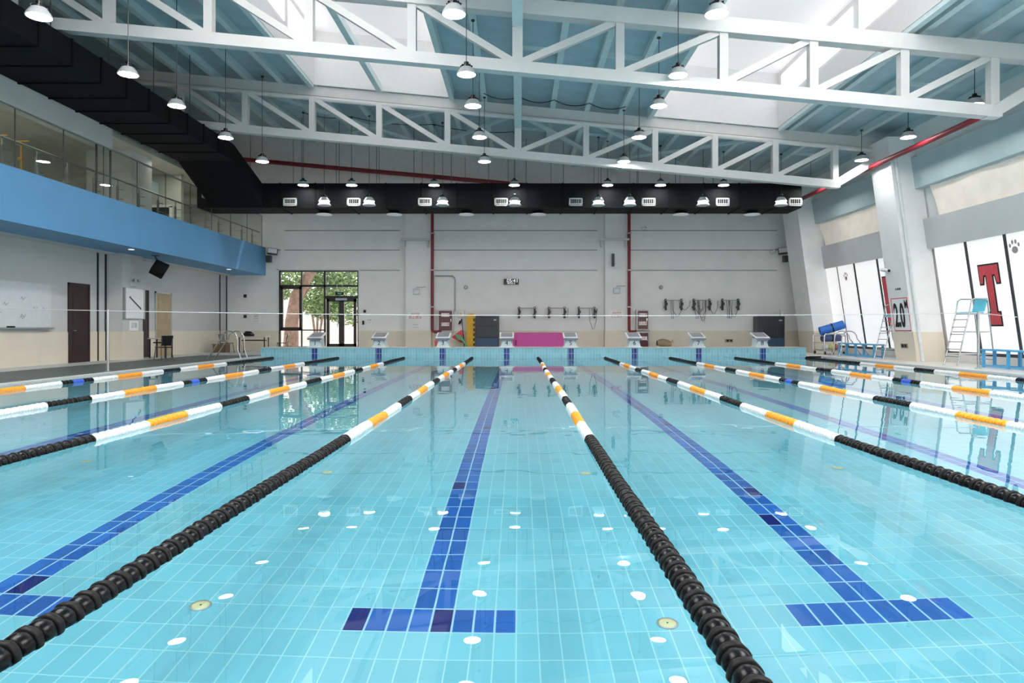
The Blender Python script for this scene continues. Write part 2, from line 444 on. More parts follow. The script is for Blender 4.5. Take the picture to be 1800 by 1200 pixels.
# ------------------------------------------------------------------ back wall
bx = lambda x, d=YB: (x - CX) * d / F
bz = lambda y, d=YB: H + (CY - y) * d / F
wx0, wx1, wzt = bx(490), bx(630), bz(475)
s = MB(); T = .25
s.box(-17, wx0, YB, YB+T, 0, 9.9); s.box(wx1, 15, YB, YB+T, 0, 9.9); s.box(wx0, wx1, YB, YB+T, wzt, 9.9)
struct('wall_back', s, WALLW)
s = MB(); s.box(-16.5, wx0, YB-.03, YB, 0, 1.03); s.box(wx1, 15, YB-.03, YB, 0, 1.03); struct('baseboard_back', s, BEIGE)
s = MB()
for yy in (405, 439.5, 475):
    z = bz(yy)
    for a, b in ((500, 703), (762, 1050), (1108, 1366)): s.box(bx(a), bx(b), YB-.012, YB, z-.02, z+.02)
struct('trim_panel_joints', s, mat('joint_shadow', (.30, .33, .34), .8))
# pilasters and end columns
def pil(name, x0, x1, d=33.55):
    m = MB(); m.mi = 0; m.box(bx(x0, d), bx(x1, d), d, YB, 1.05, 9.9)
    m.mi = 1; m.box(bx(x0, d)-.02, bx(x1, d)+.02, d-.02, YB, 0, 1.05)
    struct(name, m, [WALLW, BEIGE])
pil('column', 713, 757); pil('column', 1064, 1104)
# hangers on the pilasters
for x0, x1, lb in ((705, 757, 'grey steel bracket rail across the pilaster beside the glazed entrance'), (1052, 1106, 'grey steel bracket rail across the pilaster above the column speaker')):
    d = 33.3
    t = thing('bracket_rail', lb, 'bracket', (bx((x0+x1)/2, d), d, bz(420, d)), 'bracket rails on the pilasters')
    hw = (bx(x1, d) - bx(x0, d)) / 2
    m = MB(); m.box(-hw, hw, -.05, .05, -.07, .03); m.build('rail', GALV, t)
    for sx in (-1, 1):
        m = MB(); m.box(sx*hw*.8-.03, sx*hw*.8+.03, -.03, .22, -.36, -.05); m.build('bracket_arm', GALV, t)

# glazed entrance: frame, leaves, panes
def entrance():
    w = thing('window_1', None, None); w['kind'] = 'structure'
    d = YB + .08
    def fr(x0, x1, y0, y1, m, dd=0.): m.box(bx(x0), bx(x1), d-.05+dd, d+.07+dd, bz(y1), bz(y0))
    m = MB()
    fr(490, 492.5, 475, 611, m); fr(628, 630, 475, 611, m); fr(490, 630, 475, 477.5, m); fr(490, 630, 500.5, 504, m)
    fr(528.5, 530.5, 475, 611, m); fr(569, 572, 475, 611, m); fr(490, 570, 579, 581, m); fr(490, 630, 608.5, 611.5, m)
    m.build('window_frame', FRAME, w)
    m = MB(); fr(493, 497, 504, 579, m, -.03); fr(526, 530, 504, 579, m, -.03); fr(493, 530, 504, 508, m, -.03); fr(493, 530, 575, 579, m, -.03)
    m.build('sash', FRAME, w)
    m = MB(); m.box(bx(490), bx(570), d, d+.01, bz(611), bz(475)); m.box(bx(570), bx(630), d, d+.01, bz(525), bz(475)); m.build('pane', WGLASS, w)
    dr = thing('door_1', None, None); dr['kind'] = 'structure'
    for a, b in ((574, 600), (600, 626)):
        m = MB(); fr(a, a+4.5, 525, 609, m, -.02); fr(b-4.5, b, 525, 609, m, -.02); fr(a, b, 525, 530, m, -.02); fr(a, b, 604, 609, m, -.02)
        lf = m.build('door_leaf', FRAME, dr)
        m = MB(); m.box(bx(a+3), bx(b-3), d, d+.01, bz(607), bz(528)); m.build('door_pane', WGLASS, lf)
        hx = bx(b-6 if a == 574 else a+6)
        m = MB(); m.tube([(hx, d-.12, bz(575)), (hx, d-.12, bz(556))], .02, 8); m.build('door_handle', STEEL, lf)
    m = MB(); fr(572, 628, 520, 525, m, -.04); m.build('door_header', FRAME, dr)
    m = MB(); m.box(bx(591), bx(611), d-.22, d-.1, bz(528), bz(524)); m.build('door_closer', STEEL, dr)
    # white reveal
    m = MB(); m.box(bx(486.5), bx(490), YB-.02, YB, 0, bz(472.5)); m.box(bx(630), bx(632), YB-.02, YB, 0, bz(472.5)); m.box(bx(486.5), bx(632), YB-.02, YB, bz(474.8), bz(472.5))
    struct('trim_entrance', m, WHITE)
entrance()
t = thing('exit_sign', 'small dark exit sign hanging inside the glazed entrance', 'sign', (bx(597, 33.8), 33.8, bz(516, 33.8)))
m = MB(); m.box(-.20, .20, -.03, .03, -.07, .08); m.build('housing', BLACK, t, bevel=.01)
m = MB()
for sx in (-.14, .14): m.tube([(sx, 0, .08), (sx, 0, .45), (sx, .15, .45)], .008, 6)
m.build('hanger', STEEL, t)
m = MB(); m.box(-.1, .1, -.034, -.03, -.025, .03); m.build('sign_face', mat('dim_sign_green', (.10, .22, .17), .4, emis=(.2, .5, .4), estr=.2), t)

# outside the glass
s = MB(); s.box(-45, 25, YB+.26, 75, -.15, -.05); struct('ground', s, GROUND)
s = MB(); s.box(-36, 4, 60, 60.3, 0, 2.6); s.box(-21, -14.5, 52, 52.3, 0, 3.4); struct('wall_outside', s, OUTW)
def leaf_blob(mb, c, r, n, sz, fl=1.):
    for _ in range(n):
        while True:
            v = Vector((random.uniform(-1,1), random.uniform(-1,1), random.uniform(-1,1)))
            if v.length <= 1: break
        p = Vector(c) + Vector((v.x*r, v.y*r, v.z*r*fl)); a = Vector((random.gauss(0,1), random.gauss(0,1), random.gauss(0,.6))).normalized(); b = a.orthogonal().normalized()
        k = sz * random.uniform(.6, 1.3)
        mb.mi = 0 if random.random() < .62 else 1
        mb.poly([p - a*k, p + b*k*.45, p + a*k, p - b*k*.45])
def tree(label, base, trunks, blobs, sz=.16):
    t = thing('courtyard_tree', label, 'tree', base)
    for pts, r in trunks:
        m = MB(); m.tube(pts, r, 10); m.build('trunk', BARK, t)
    m = MB()
    for c, r, n in blobs: leaf_blob(m, c, r, n, sz, .75)
    m.build('crown', [LEAF, LEAF2], t)
b0 = at(512, 606, 38); b0.z = -.05
def loc(px, py, d): return at(px, py, d) - b0
tree('large leaning tree with thick pinkish trunk outside the glazed entrance', b0,
     [([loc(511,613,38), loc(513,565,38), loc(521,520,38), loc(546,478,38), loc(570,440,38)], [.42,.36,.34,.28,.2]),
      ([loc(517,540,38), loc(533,520,38.4), loc(545,505,38.6)], [.16,.10,.06])],
     [(loc(505,486,37.5), .9, 420), (loc(560,488,40), 1.1, 400), (loc(590,490,40), 1.3, 650), (loc(618,488,39), 1.2, 600), (loc(500,515,39.5), .5, 120), (loc(543,470,40), 1.2, 300)], .13)
b1 = at(556, 590, 45); b1.z = -.05
def loc(px, py, d): return at(px, py, d) - b1
tree('slim multi-stemmed tree in the courtyard behind the glazed entrance', b1,
     [([loc(556,606.5,45), loc(550,560,45), loc(545,535,45)], [.08,.07,.04]), ([loc(557,606.5,45), loc(558,560,45), loc(560,530,45)], [.08,.07,.04]), ([loc(559,606.5,45), loc(566,562,45), loc(575,535,45)], [.08,.07,.04])],
     [(loc(553,530,45), 1.3, 900), (loc(580,540,46), 1.4, 700), (loc(612,540,46), 1.7, 900), (loc(590,515,47), 1.8, 700)], .15)

# ------------------------------------------------------------------ things on and by the back wall
def on_wall(name, label, cat, px, py, d=33.9, group=None): return thing(name, label, cat, at(px, py, d), group)
K = 34 / F
# red fire pipes
def fire_pipe(label, px, hook):
    x = bx(px, 33.4)
    t = thing('fire_pipe', label, 'pipe', (x, 33.4, 0), 'red fire pipes on the back wall')
    zb = bz(583, 33.4)
    m = MB(); m.tube([(0,0,8.3), (0,0,zb+.12), (.03,0,zb+.03), (.12,0,zb), (hook,0,zb)], .075, 12); m.build('pipe', REDP, t)
    for z in (2.2, 4.0, 5.8):
        m = MB(); m.box(-.10,.10,-.09,.13,z-.03,z+.03); m.build('clamp', GALV, t)
fire_pipe('dark red vertical fire pipe beside the pilaster nearer the entrance', 760, .45)
fire_pipe('dark red vertical fire pipe beside the pilaster with the column speaker', 1106, .35)
def cabinet(label, px, py0, py1, w, door_rows):
    d = 33.7; z0, z1 = bz(py1, d), bz(py0, d)
    t = thing('fire_hose_cabinet', label, 'fire cabinet', (bx(px, d), d, z0), 'fire hose cabinets on the back wall')
    hgt = z1 - z0
    m = MB(); m.box(-w/2, w/2, 0, .28, 0, hgt); m.build('case', mat_case, t, bevel=.01)
    dr = MB(); dr.box(-w/2+.07, w/2-.07, -.03, 0, .06, hgt-.06); D = dr.build('door', CABF, t)
    for zz, txt in door_rows:
        m = MB(); m.box(-.20, .20, -.036, -.031, zz*hgt-.09, zz*hgt+.09); P = m.build('notice', PAPER, D)
        text('notice_text', txt, .15, TXTR, P, Vector((0, -.040, zz*hgt)), RF)
    m = MB(); m.box(w/2-.15, w/2-.11, -.06, -.03, .45*hgt, .58*hgt); m.build('door_handle', STEEL, D)
mat_case = mat('silver_case', (.55, .54, .54), .35, metal=.3)
cabinet('tall fire hose cabinet beside the red pipe near the yellow board', 783, 544, 583, .80, [(.76,'消火栓'),(.34,'灭火器')])
cabinet('upper fire hose cabinet of the stacked pair by the column speaker', 1130, 544, 580.5, .64, [(.74,'消火栓'),(.34,'灭火器')])
cabinet('lower dark red fire cabinet of the stacked pair by the column speaker', 1130, 582.5, 612, .66, [(.60,'119')])
# electric boxes
def ebox(label, px, py, w, h):
    t = on_wall('electrical_box', label, 'electrical box', px, py, 33.85, 'electrical boxes on the back wall')
    m = MB(); m.box(-w/2, w/2, 0, .15, -h/2, h/2); m.build('case', mat('cream_box', (.72, .70, .62), .5), t, bevel=.01)
    m = MB(); m.box(-w/2+.03, w/2-.03, -.015, 0, -h/2+.03, h/2-.03); m.build('lid', WHITE, t)
    m = MB(); m.prism([(0, -.017, .07), (.07, -.017, -.05), (-.07, -.017, -.05)], (0, -.003, 0)); m.build('warning_mark', YEL, t)
ebox('small cream electrical box beside the yellow board', 810.5, 551, .36, .37)
ebox('small cream electrical box above the dark cabinet nearest the blind wall', 1378, 552, .36, .40)
t = on_wall('conduit', 'thin grey conduit running from the red pipe down the back wall', 'pipe', 765, 485, 33.9)
m = MB(); L = 34/F
m.tube([(0,0,0), (30*L,0,0), (34*L,0,-3*L), (35*L,0,-8*L), (35*L,0,-62*L)], .035, 8); m.build('pipe', GALV, t)
# cable bundle below the first box
m = MB(); m.tube([(0,0,0),(.02,0,-.35),(.08,0,-.9),(.12,0,-1.5)], .02, 6); m.tube([(0,0,0),(-.08,-.02,-.2),(-.16,0,-.28),(-.1,0,-.1)], .03, 6)
o = m.build('cable_bundle', BLACK, loc=at(812, 560, 33.8)); tag(o, 'black cable bundle hanging below the box beside the yellow board', 'cable')
# yellow rescue board
d = 33.5
t = thing('rescue_board', 'yellow rescue board with black slots standing against the back wall', 'rescue board', (bx(827.5, d), d, ZD))
hh = bz(551, d) - ZD
m = MB(); m.prism([(-.21,0,0),(.21,0,0),(.21,0,hh-.12),(.15,0,hh),(-.15,0,hh),(-.21,0,hh-.12)], (0,.07,0)); m.build('board', YEL, t, bevel=.015)
for k in range(6):
    z = hh*(.18+.13*k); m = MB(); m.box(.12, .19, -.012, .01, z-.07, z+.07); m.build('grip_slot', BLACK, t, bevel=.005)
# dark cabinets (dehumidifiers)
def dehum(label, x0, x1, y0, grille):
    d = 33.1
    a, b = bx(x0, d), bx(x1, d); hgt = bz(y0, d) - ZD; w = b - a
    t = thing('dehumidifier', label, 'dehumidifier', ((a+b)/2, d, ZD), 'tall dark air units by the back wall')
    m = MB(); m.box(-w/2, w/2, 0, .75, .62*hgt*.62, hgt); m.build('upper_case', GREYC, t, bevel=.02)
    m = MB(); m.box(-w/2, w/2, .0, .75, .05, .62*hgt*.62); m.build('lower_case', BLUEC, t, bevel=.02)
    m = MB()
    if grille:
        for k in range(9): m.box(-w*.28+k*w*.085, -w*.28+k*w*.085+.03, -.015, 0, hgt*.42, hgt*.72)
    else:
        m.box(-w*.46, w*.46, -.015, 0, hgt*.70, hgt*.715); m.box(-w*.46, w*.46, -.015, 0, hgt*.935, hgt*.945)
    m.build('front_grille', DARKSTRIP, t)
    m = MB(); m.box(w*.28, w*.40, -.012, 0, hgt*.86, hgt*.90); m.build('display', mat('grey_display', (.4, .44, .46), .3), t)
    m = MB()
    for sx in (-1, 1):
        for yy in (.1, .65): m.lathe([(.05, 0), (.05, .06)], 10, (sx*w*.42, yy, 0))
    m.build('caster', BLACK, t)
dehum('tall dark air unit standing beside the yellow rescue board', 836, 876.5, 554.5, False)
dehum('tall dark air unit with slotted grille nearest the blind wall', 1333, 1379.5, 555.5, True)
# pink mat
d = 32.6
t = thing('gym_mat', 'large magenta gym mat standing behind blocks 4 and 5', 'mat', (bx(945, d), d, ZD))
hw = (bx(993, d) - bx(899, d)) / 2; hh = bz(584.5, d) - ZD
m = MB(); m.hexa([(-hw,0,0),(hw,0,0),(hw,.16,0),(-hw,.16,0)], [(-hw,.30,hh),(hw,.30,hh),(hw,.46,hh),(-hw,.46,hh)]); m.build('mat_body', PINK, t, bevel=.03)
m = MB(); m.box(-hw+.18, -hw+.28, .05, .1, hh*.35, hh*.62); m.build('carry_handle', mat('dark_magenta_strap', (.28, .03, .16), .6), t)
# red green pile
d = 33.2
def folds(mb, c, w, h, n=9, ph=0.):
    rows = []
    for i in range(n):
        u = i/(n-1); x = c[0] + (u-.5)*w
        rows.append([(x, c[1] + .06*math.sin(u*9+ph), c[2]), (x*.98 + c[0]*.02 + .05*math.sin(u*5+ph), c[1] + .05*math.cos(u*7+ph), c[2] + h*(.4 + .6*math.sin(PI*(u*.8+.1))**2))])
    vs = [p for r in rows for p in r]; fs = [(2*i, 2*i+2, 2*i+3, 2*i+1) for i in range(n-1)]
    mb.add(vs + [(p[0], p[1]+.08, p[2]) for p in vs], fs + [tuple(j + len(vs) for j in f) for f in fs], True)
m = MB(); k = 33.2/F
P = lambda x, y, dy=0: (bx(x, d), d + dy, bz(y, d))
m.prism([P(793,592), P(806,583), P(811,579), P(814,586), P(812,595), P(816,603), P(808,601), P(800,596)], (0, .2, 0))
o = m.build('folded_parasol', REDB, bevel=.03); tag(o, 'red folded cloth bundle leaning beside the yellow rescue board', 'cloth bundle')
m = MB()
for i, (cxp, cyp) in enumerate(((804, 594), (806, 597), (808, 600))):
    m.tube([P(cxp-3, cyp-5, -.12-.05*i), P(cxp+4, cyp-4, -.15-.05*i), P(cxp+10, cyp+2, -.15-.05*i), P(cxp+13, cyp+9, -.12-.05*i)], .05, 8)
o = m.build('swim_noodles', mat('green_foam', (.16, .45, .24), .7)); o.name = 'foam_hose'; tag(o, 'green foam hose draped over the red cloth bundle', 'hose')
m = MB(); m.prism([P(764,599), P(768,597), P(770,609), P(765,611)], (0, .15, 0))
o = m.build('fire_extinguisher', REDB, bevel=.03); tag(o, 'small red extinguisher standing behind starting block 3', 'extinguisher')
# led clock
t = on_wall('led_clock', 'black LED clock with white digits high on the back wall', 'clock', 898.5, 495, 33.9)
m = MB(); m.box(-.37, .37, -.02, .08, -.14, .14); m.build('case', BLACK, t, bevel=.01)
text('digits', '05:41', .26, DIGIT, t, Vector((.07, -.026, .04)), RF, bold=0)
text('date', '2023 06 12', .085, DIGIT, t, Vector((0, -.026, -.09)), RF)
m = MB(); m.tube([(0,.04,.14),(.02,.06,.30)], .008, 6); m.build('cord', GALV, t)
# hook racks
def rack(label, px, py, w, cords):
    d = 33.85
    t = thing('strap_rack', label, 'rack', at(px, py, d), 'strap racks on the back wall')
    m = MB(); m.tube([(-w*.62,-.06,0),(w*.62,-.06,0)], .018, 8); m.build('rail', GALV, t)
    for sx in (-1, 1):
        x = sx*w/2
        m = MB(); m.box(x-.045, x+.045, -.12, .03, -.50, .07); m.build('strap', BLACK, t, bevel=.01)
        m = MB(); m.box(x-.02, x+.02, -.16, .06, -.02, .04); m.build('hook', GALV, t)
        m = MB(); m.box(x-.10, x-.03, -.12, -.02, -.40, -.30); m.box(x+.02, x+.09, -.12, -.03, -.25, -.12); m.build('buckle', DARKG, t)
    if cords:
        m = MB(); rnd = random.Random(int(px))
        for c in range(cords):
            xa = rnd.uniform(-.6,.5)*w; xb = xa + rnd.uniform(.12,.55); dp = rnd.uniform(.4, 1.05)
            m.tube([(xa, -.1, -.02), (xa+.02, -.12, -dp*.6), ((xa+xb)/2-.03, -.13, -dp), ((xa+xb)/2+.05, -.13, -dp), (xb-.02, -.12, -dp*.6), (xb, -.1, -.02)], .012, 6)
        m.build('cord', DARKG, t)
rack('wall rail with two black straps, nearest the dark air unit and yellow board', 926, 541.5, .77, 0)
rack('wall rail with two black straps, middle of the three below the LED clock', 978.5, 541.5, .77, 1)
rack('wall rail with two looped black straps nearest the pilaster with column speaker', 1031, 541.5, .77, 2)
rack('wall rail with one long looped cord, nearest the stacked fire cabinets', 1183.5, 527.5, .78, 3)
rack('wall rail with many tangled cords, middle of the three by block 7', 1233, 527.5, .78, 6)
rack('wall rail with short straps, nearest the slotted dark air unit', 1283, 527.5, .78, 3)
# flood lights + speakers in corners
def flood(label, px, py, flip):
    t = on_wall('floodlight', label, 'floodlight', px, py, 33.6, 'floodlights on the back wall')
    R = Matrix.Rotation(-.35, 3, 'X') @ Matrix.Rotation(flip*.3, 3, 'Z')
    m = MB(); m.obox((0,0,0), .48, .16, .30, R); m.build('housing', DARKG, t, bevel=.015)
    m = MB(); m.obox(R @ Vector((0,-.085,0)), .42, .01, .24, R); m.build('lens', FLOODG, t)
    m = MB(); m.bar((-.25,0,0), (-.25,.2,.12), .03, .03); m.bar((.25,0,0), (.25,.2,.12), .03, .03); m.box(-.27,.27,.18,.38,.1,.14); m.build('bracket', GALV, t)
flood('grey floodlight at the end of the blue balcony', 479, 442, 1)
flood('grey floodlight in the corner near the blind wall columns', 1377, 441, -1)
def wspk(label, px, py, d, w, h):
    t = thing('wall_speaker', label, 'speaker', at(px, py, d), 'small black wall speakers')
    m = MB(); m.box(-w/2, w/2, -.1, .14, -h/2, h/2); m.build('cabinet', BLACK, t, bevel=.02)
    m = MB(); m.box(-w/2+.02, w/2-.02, -.108, -.1, -h/2+.02, h/2-.02); m.build('grille', DARKG, t)
    m = MB(); m.box(-.03,.03,.14,.3,-.03,.03); m.build('bracket', GALV, t)
wspk('small black speaker below the floodlight by the balcony end', 472.5, 455, 33.65, .24, .34)
wspk('small black speaker below the floodlight near the blind wall', 1380.5, 455, 33.65, .22, .32)
wspk('tall slim black column speaker on the back wall pilaster', 1077.5, 457, 33.3, .13, .62)
# notices on pilasters and walls
def notice(label, px, py, d, w, h, lines, m_txt, paper=True, nm='wall_notice'):
    t = thing(nm, label, 'notice', at(px, py, d), 'notices on the back wall')
    m = MB(); m.box(-w/2, w/2, 0, .01, -h/2, h/2); m.build('sheet', PAPER if paper else WALLG, t)
    n = len(lines)
    for i, (tx, sz) in enumerate(lines):
        text('notice_text', tx, sz, m_txt, t, Vector((0, -.004, h*(.5 - (i+.5)/n))), RF, ext=.001)
notice('white notice with red writing on the pilaster near the entrance', 730, 555, 33.52, .75, .34, [('游泳须知', .11), ('禁止跳水', .17)], TXTR)
notice('white notice with red writing on the pilaster by the fire cabinets', 1084, 553, 33.52, .75, .34, [('游泳须知', .11), ('禁止跳水', .15)], TXTR)
notice('small grey notice low on the pilaster near the entrance', 731, 573, 33.52, .36, .26, [('深水区', .10), ('注意安全', .08)], TXTG)
notice('grey notice sheet on the back wall above the table', 450, 560, 33.96, .46, .36, [('通知', .12), ('注意事项', .07), ('泳池开放', .07)], TXTG)
for px, py, lb in ((732, 513, 'small pale vent box on the pilaster near the entrance'), (1084, 511, 'small pale vent box on the pilaster by the fire cabinets')):
    t = thing('wall_alarm_box', lb, 'alarm box', at(px, py, 33.5), 'pale boxes on the pilasters')
    m = MB(); m.box(-.17, .17, -.02, .06, -.14, .16); m.build('case', WALLG, t, bevel=.01)
    m = MB(); m.box(-.12, .12, -.03, -.02, -.08, .10); m.build('lid', WHITE, t)
    m = MB(); m.tube([(.0,0,.16),(.0,0,.24),(.45,0,.24)], .014, 6); m.build('conduit', GALV, t)
def plate(name, label, px, py, d, w, h, mm, grp):
    t = thing(name, label, 'wall plate', at(px, py, d), grp)
    m = MB(); m.box(-w/2, w/2, -.015, .02, -h/2, h/2); m.build('plate', mm, t, bevel=.004)
    m = MB()
    for k in (-1, 1): m.box(k*w*.22-w*.14, k*w*.22+w*.14, -.02, -.015, -h*.3, h*.3)
    m.build('cover', BLACK, t)
plate('socket_plate', 'dark double socket plate low on the back wall below the hanging cords', 1282, 598.5, 33.93, .36, .15, mat('bronze_plate', (.30, .25, .17), .4), 'socket plates')
plate('wall_switch', 'small black switch just beside the glazed entrance', 641, 547, 33.95, .12, .13, BLACK, 'switch plates')
plate('card_reader', 'small black card reader lower down beside the glazed entrance', 638.5, 567, 33.95, .1, .2, BLACK, 'switch plates')
notice('small grey pictogram sheet beside the glazed entrance', 649.5, 565, 33.96, .22, .26, [('禁烟', .1), ('请勿', .06)], TXTG)
for px, py, lb in ((819, 505, 'small round grey wall sensor between the conduit and LED clock'), (1162, 505, 'small round grey wall sensor above the stacked fire cabinets')):
    m = MB(); m.lathe([(.10, 0), (.10, .04), (.05, .09)], 16); o = m.build('wall_sensor', GALV, loc=at(px, py, 33.97)); o.rotation_euler = (PI/2, 0, 0)
    tag(o, lb, 'sensor', 'round sensors on the back wall')
# tan canvas bag on deck
t = thing('canvas_bag', 'crumpled tan canvas bag lying between blocks 6 and 7', 'bag', (bx(1168, 32.5), 32.5, .25))
m = MB(); n = 10
m.tube([(-.34,0,.16),(-.26,0,.20),(-.08,.02,.22),(.1,0,.19),(.26,0,.15),(.34,0,.1)], [.08,.17,.19,.18,.14,.05], 12); m.build('bag_body', WOODB, t)
m = MB(); m.tube([(-.33,0,.3),(-.36,-.05,.2),(-.35,-.05,.08)], .05, 8); m.build('dark_end', BLACK, t)
m = MB(); m.tube([(.25,0,.2),(.36,0,.3),(.40,0,.38),(.38,0,.2)], .012, 6); m.build('strap', WOODB, t)
m = MB(); m.box(-.6, .6, -.25, .25, -.22, 0); o = m.build('low_plinth', BEIGE, loc=(bx(1168, 32.5), 32.5, .25)); tag(o, 'low beige plinth under the tan canvas bag', 'plinth')

# ------------------------------------------------------------------ balcony side
XF = -12.6; FZ0, FZ1 = 3.80, 5.17
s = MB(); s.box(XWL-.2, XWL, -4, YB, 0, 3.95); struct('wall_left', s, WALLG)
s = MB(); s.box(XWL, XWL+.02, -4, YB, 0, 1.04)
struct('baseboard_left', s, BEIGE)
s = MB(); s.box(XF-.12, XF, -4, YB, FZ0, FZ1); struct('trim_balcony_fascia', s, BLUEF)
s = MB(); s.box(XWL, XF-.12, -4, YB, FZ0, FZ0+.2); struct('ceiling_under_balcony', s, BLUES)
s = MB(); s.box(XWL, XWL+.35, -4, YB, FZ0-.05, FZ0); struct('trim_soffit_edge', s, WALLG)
s = MB(); s.box(-17.2, XF-.12, -4, YB, 4.55, 4.8); struct('floor_gallery', s, FLOORM)
s = MB(); s.box(-17.3, -17.1, -4, YB, 4.7, 11); struct('wall_gallery', s, GALW)
s = MB(); s.box(-17.2, -13.2, -4, YB, 7.4, 7.55); struct('ceiling_gallery', s, DARKCEIL)
s = MB(); s.box(-13.0, XF-.02, -4, 21.2, 6.70, 7.33); struct('trim_gallery_header', s, WALLG)
# side columns at the grid lines
def lcol(y0, y1):
    m = MB(); m.mi = 0; m.box(XWL, -13.94, y0, y1, 1.04, FZ0); m.box(-15.2, -13.6, y0, y1, 4.8, 7.45); m.mi = 1; m.box(XWL, -13.92, y0-.02, y1+.02, 0, 1.04)
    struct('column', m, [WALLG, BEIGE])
lcol(24.0, 25.3); lcol(15.9, 17.1)
s = MB()
for yy in (23.5, 23.95, 33.1, 33.85): s.box(XWL, XWL+.025, yy-.05, yy+.03, 0, FZ0-.05)
struct('trim_wall_joints', s, DARKSTRIP)
# doors on that wall
def side_door(name, y0, y1, m_leaf, open_=False):
    r = thing(name, None, None, (XWL, (y0+y1)/2, ZD)); r['kind'] = 'structure'
    w = y1 - y0; hgt = 2.53
    m = MB(); m.box(.0, .045, -w/2-.07, -w/2, 0, hgt+.07); m.box(0, .045, w/2, w/2+.07, 0, hgt+.07); m.box(0, .045, -w/2-.07, w/2+.07, hgt, hgt+.07); m.build('door_frame', BROWN if m_leaf is BROWN else GALV, r)
    m = MB(); m.box(.01, .035, -w/2, w/2, 0, hgt); lf = m.build('door_leaf', m_leaf, r)
    m = MB()
    for z0, z1 in ((.2, 1.0), (1.2, 2.35)): m.box(.035, .042, -w/2+.15, w/2-.15, z0, z1)
    m.build('door_panel', m_leaf, lf)
    m = MB(); m.tube([(.03, -w/2+.1, 1.05), (.09, -w/2+.1, 1.05), (.09, -w/2+.22, 1.05)], .014, 8); m.build('door_handle', STEEL, lf)
side_door('door_2', 22.0, 22.95, BROWN); side_door('door_3', 25.7, 26.62, BROWN); side_door('door_4', 27.25, 28.4, TAN)
# whiteboard
t = thing('whiteboard', 'wide whiteboard with faint scribbles beside the dark brown door', 'whiteboard', (XWL+.025, 19.8, 1.15))
m = MB(); m.box(.0, .025, -2.2, 1.3, .03, 1.35); m.build('board', mat('whiteboard_enamel', (.72, .75, .78), .25, var=.03), t)
m = MB(); m.box(0, .12, -2.2, 1.3, -.02, .02); m.build('pen_tray', GALV, t)
m = MB(); m.box(.03, .09, -.55, -.30, .02, .07); m.build('eraser', BLACK, t)
m = MB(); rnd = random.Random(3)
for k in range(9):
    yy = rnd.uniform(-1.6, .9); zz = rnd.uniform(.25, .95)
    m.tube([(.03, yy, zz), (.03, yy+.06, zz+.06), (.03, yy+.1, zz-.02), (.03, yy+.2, zz+.05)], .008, 5)
m.build('scribble', TXTG, t)
# notice board on the column
t = thing('flip_board', 'white magnetic board with a diagonal black pen line on the column', 'board', (-13.94, 24.65, 1.5))
m = MB(); m.box(0, .06, -.58, .62, 0, 1.08); m.build('board', PAPER, t, bevel=.01)
m = MB(); m.bar((.068, -.32, .78), (.068, .42, .36), .012, .05); m.build('pointer', BLACK, t)
m = MB(); m.box(-.0, .09, -.64, -.58, -.02, 1.1); m.box(0, .09, .62, .66, -.02, 1.1); m.build('frame', GALV, t)
t = thing('emergency_light', 'twin-headed emergency light above the white column board', 'light fitting', (-13.93, 24.65, 2.72))
m = MB(); m.box(0, .07, -.22, .22, -.06, .10); m.build('case', WALLG, t, bevel=.01)
for k in (-1, 1):
    m = MB(); m.lathe([(.03, 0), (.07, .08), (.07, .10)], 14); o = m.build('lamp_head', GALV, t, loc=(.07, k*.14, .16)); o.rotation_euler = (0, PI/2, 0)
t = thing('paper_notice', 'white paper notice below the column board', 'notice', (-13.93, 24.7, 1.23))
m = MB(); m.box(0, .01, -.30, .28, -.16, .20); m.build('sheet', PAPER, t)
text('notice_text', '注意', .2, TXTG, t, Vector((.013, 0, .02)), Matrix(((0,0,1),(1,0,0),(0,1,0))))
# big black loudspeaker under the balcony
t = thing('loudspeaker', 'large black loudspeaker tilted under the blue balcony', 'speaker', (-13.1, 24.8, 3.33))
R = Matrix.Rotation(.5, 3, 'Z') @ Matrix.Rotation(.5, 3, 'Y') @ Matrix.Rotation(-.25, 3, 'X')
m = MB(); P8 = [R @ Vector(p) for p in ((-.2,-.30,-.22),(.26,-.30,-.22),(.26,.30,-.22),(-.2,.30,-.22),(-.2,-.20,.22),(.26,-.30,.22),(.26,.30,.22),(-.2,.20,.22))]
m.hexa(P8[:4], P8[4:]); m.build('cabinet', BLACKD, t, bevel=.02)
m = MB(); m.obox(R @ Vector((.266,0,0)), .012, .54, .40, R); m.build('grille', BLACKD, t)
m = MB(); m.tube([R @ Vector((-.1,0,.2)), (-.1,0,.42), (-.1,0,.455)], .03, 8); m.box(-.2,.0,-.1,.1,.445,.465); m.build('bracket', DARKG, t)
for yy, lb in ((22.9, 'tiny recessed downlight in the balcony underside nearer the camera'), (30.6, 'tiny recessed downlight in the balcony underside near its end')):
    m = MB(); m.lathe([(.09, 0), (.09, .012), (.06, .015)], 16); o = m.build('recessed_downlight', LAMPE2, loc=(-13.0, yy, FZ0-.014)); tag(o, lb, 'downlight', 'recessed balcony downlights')

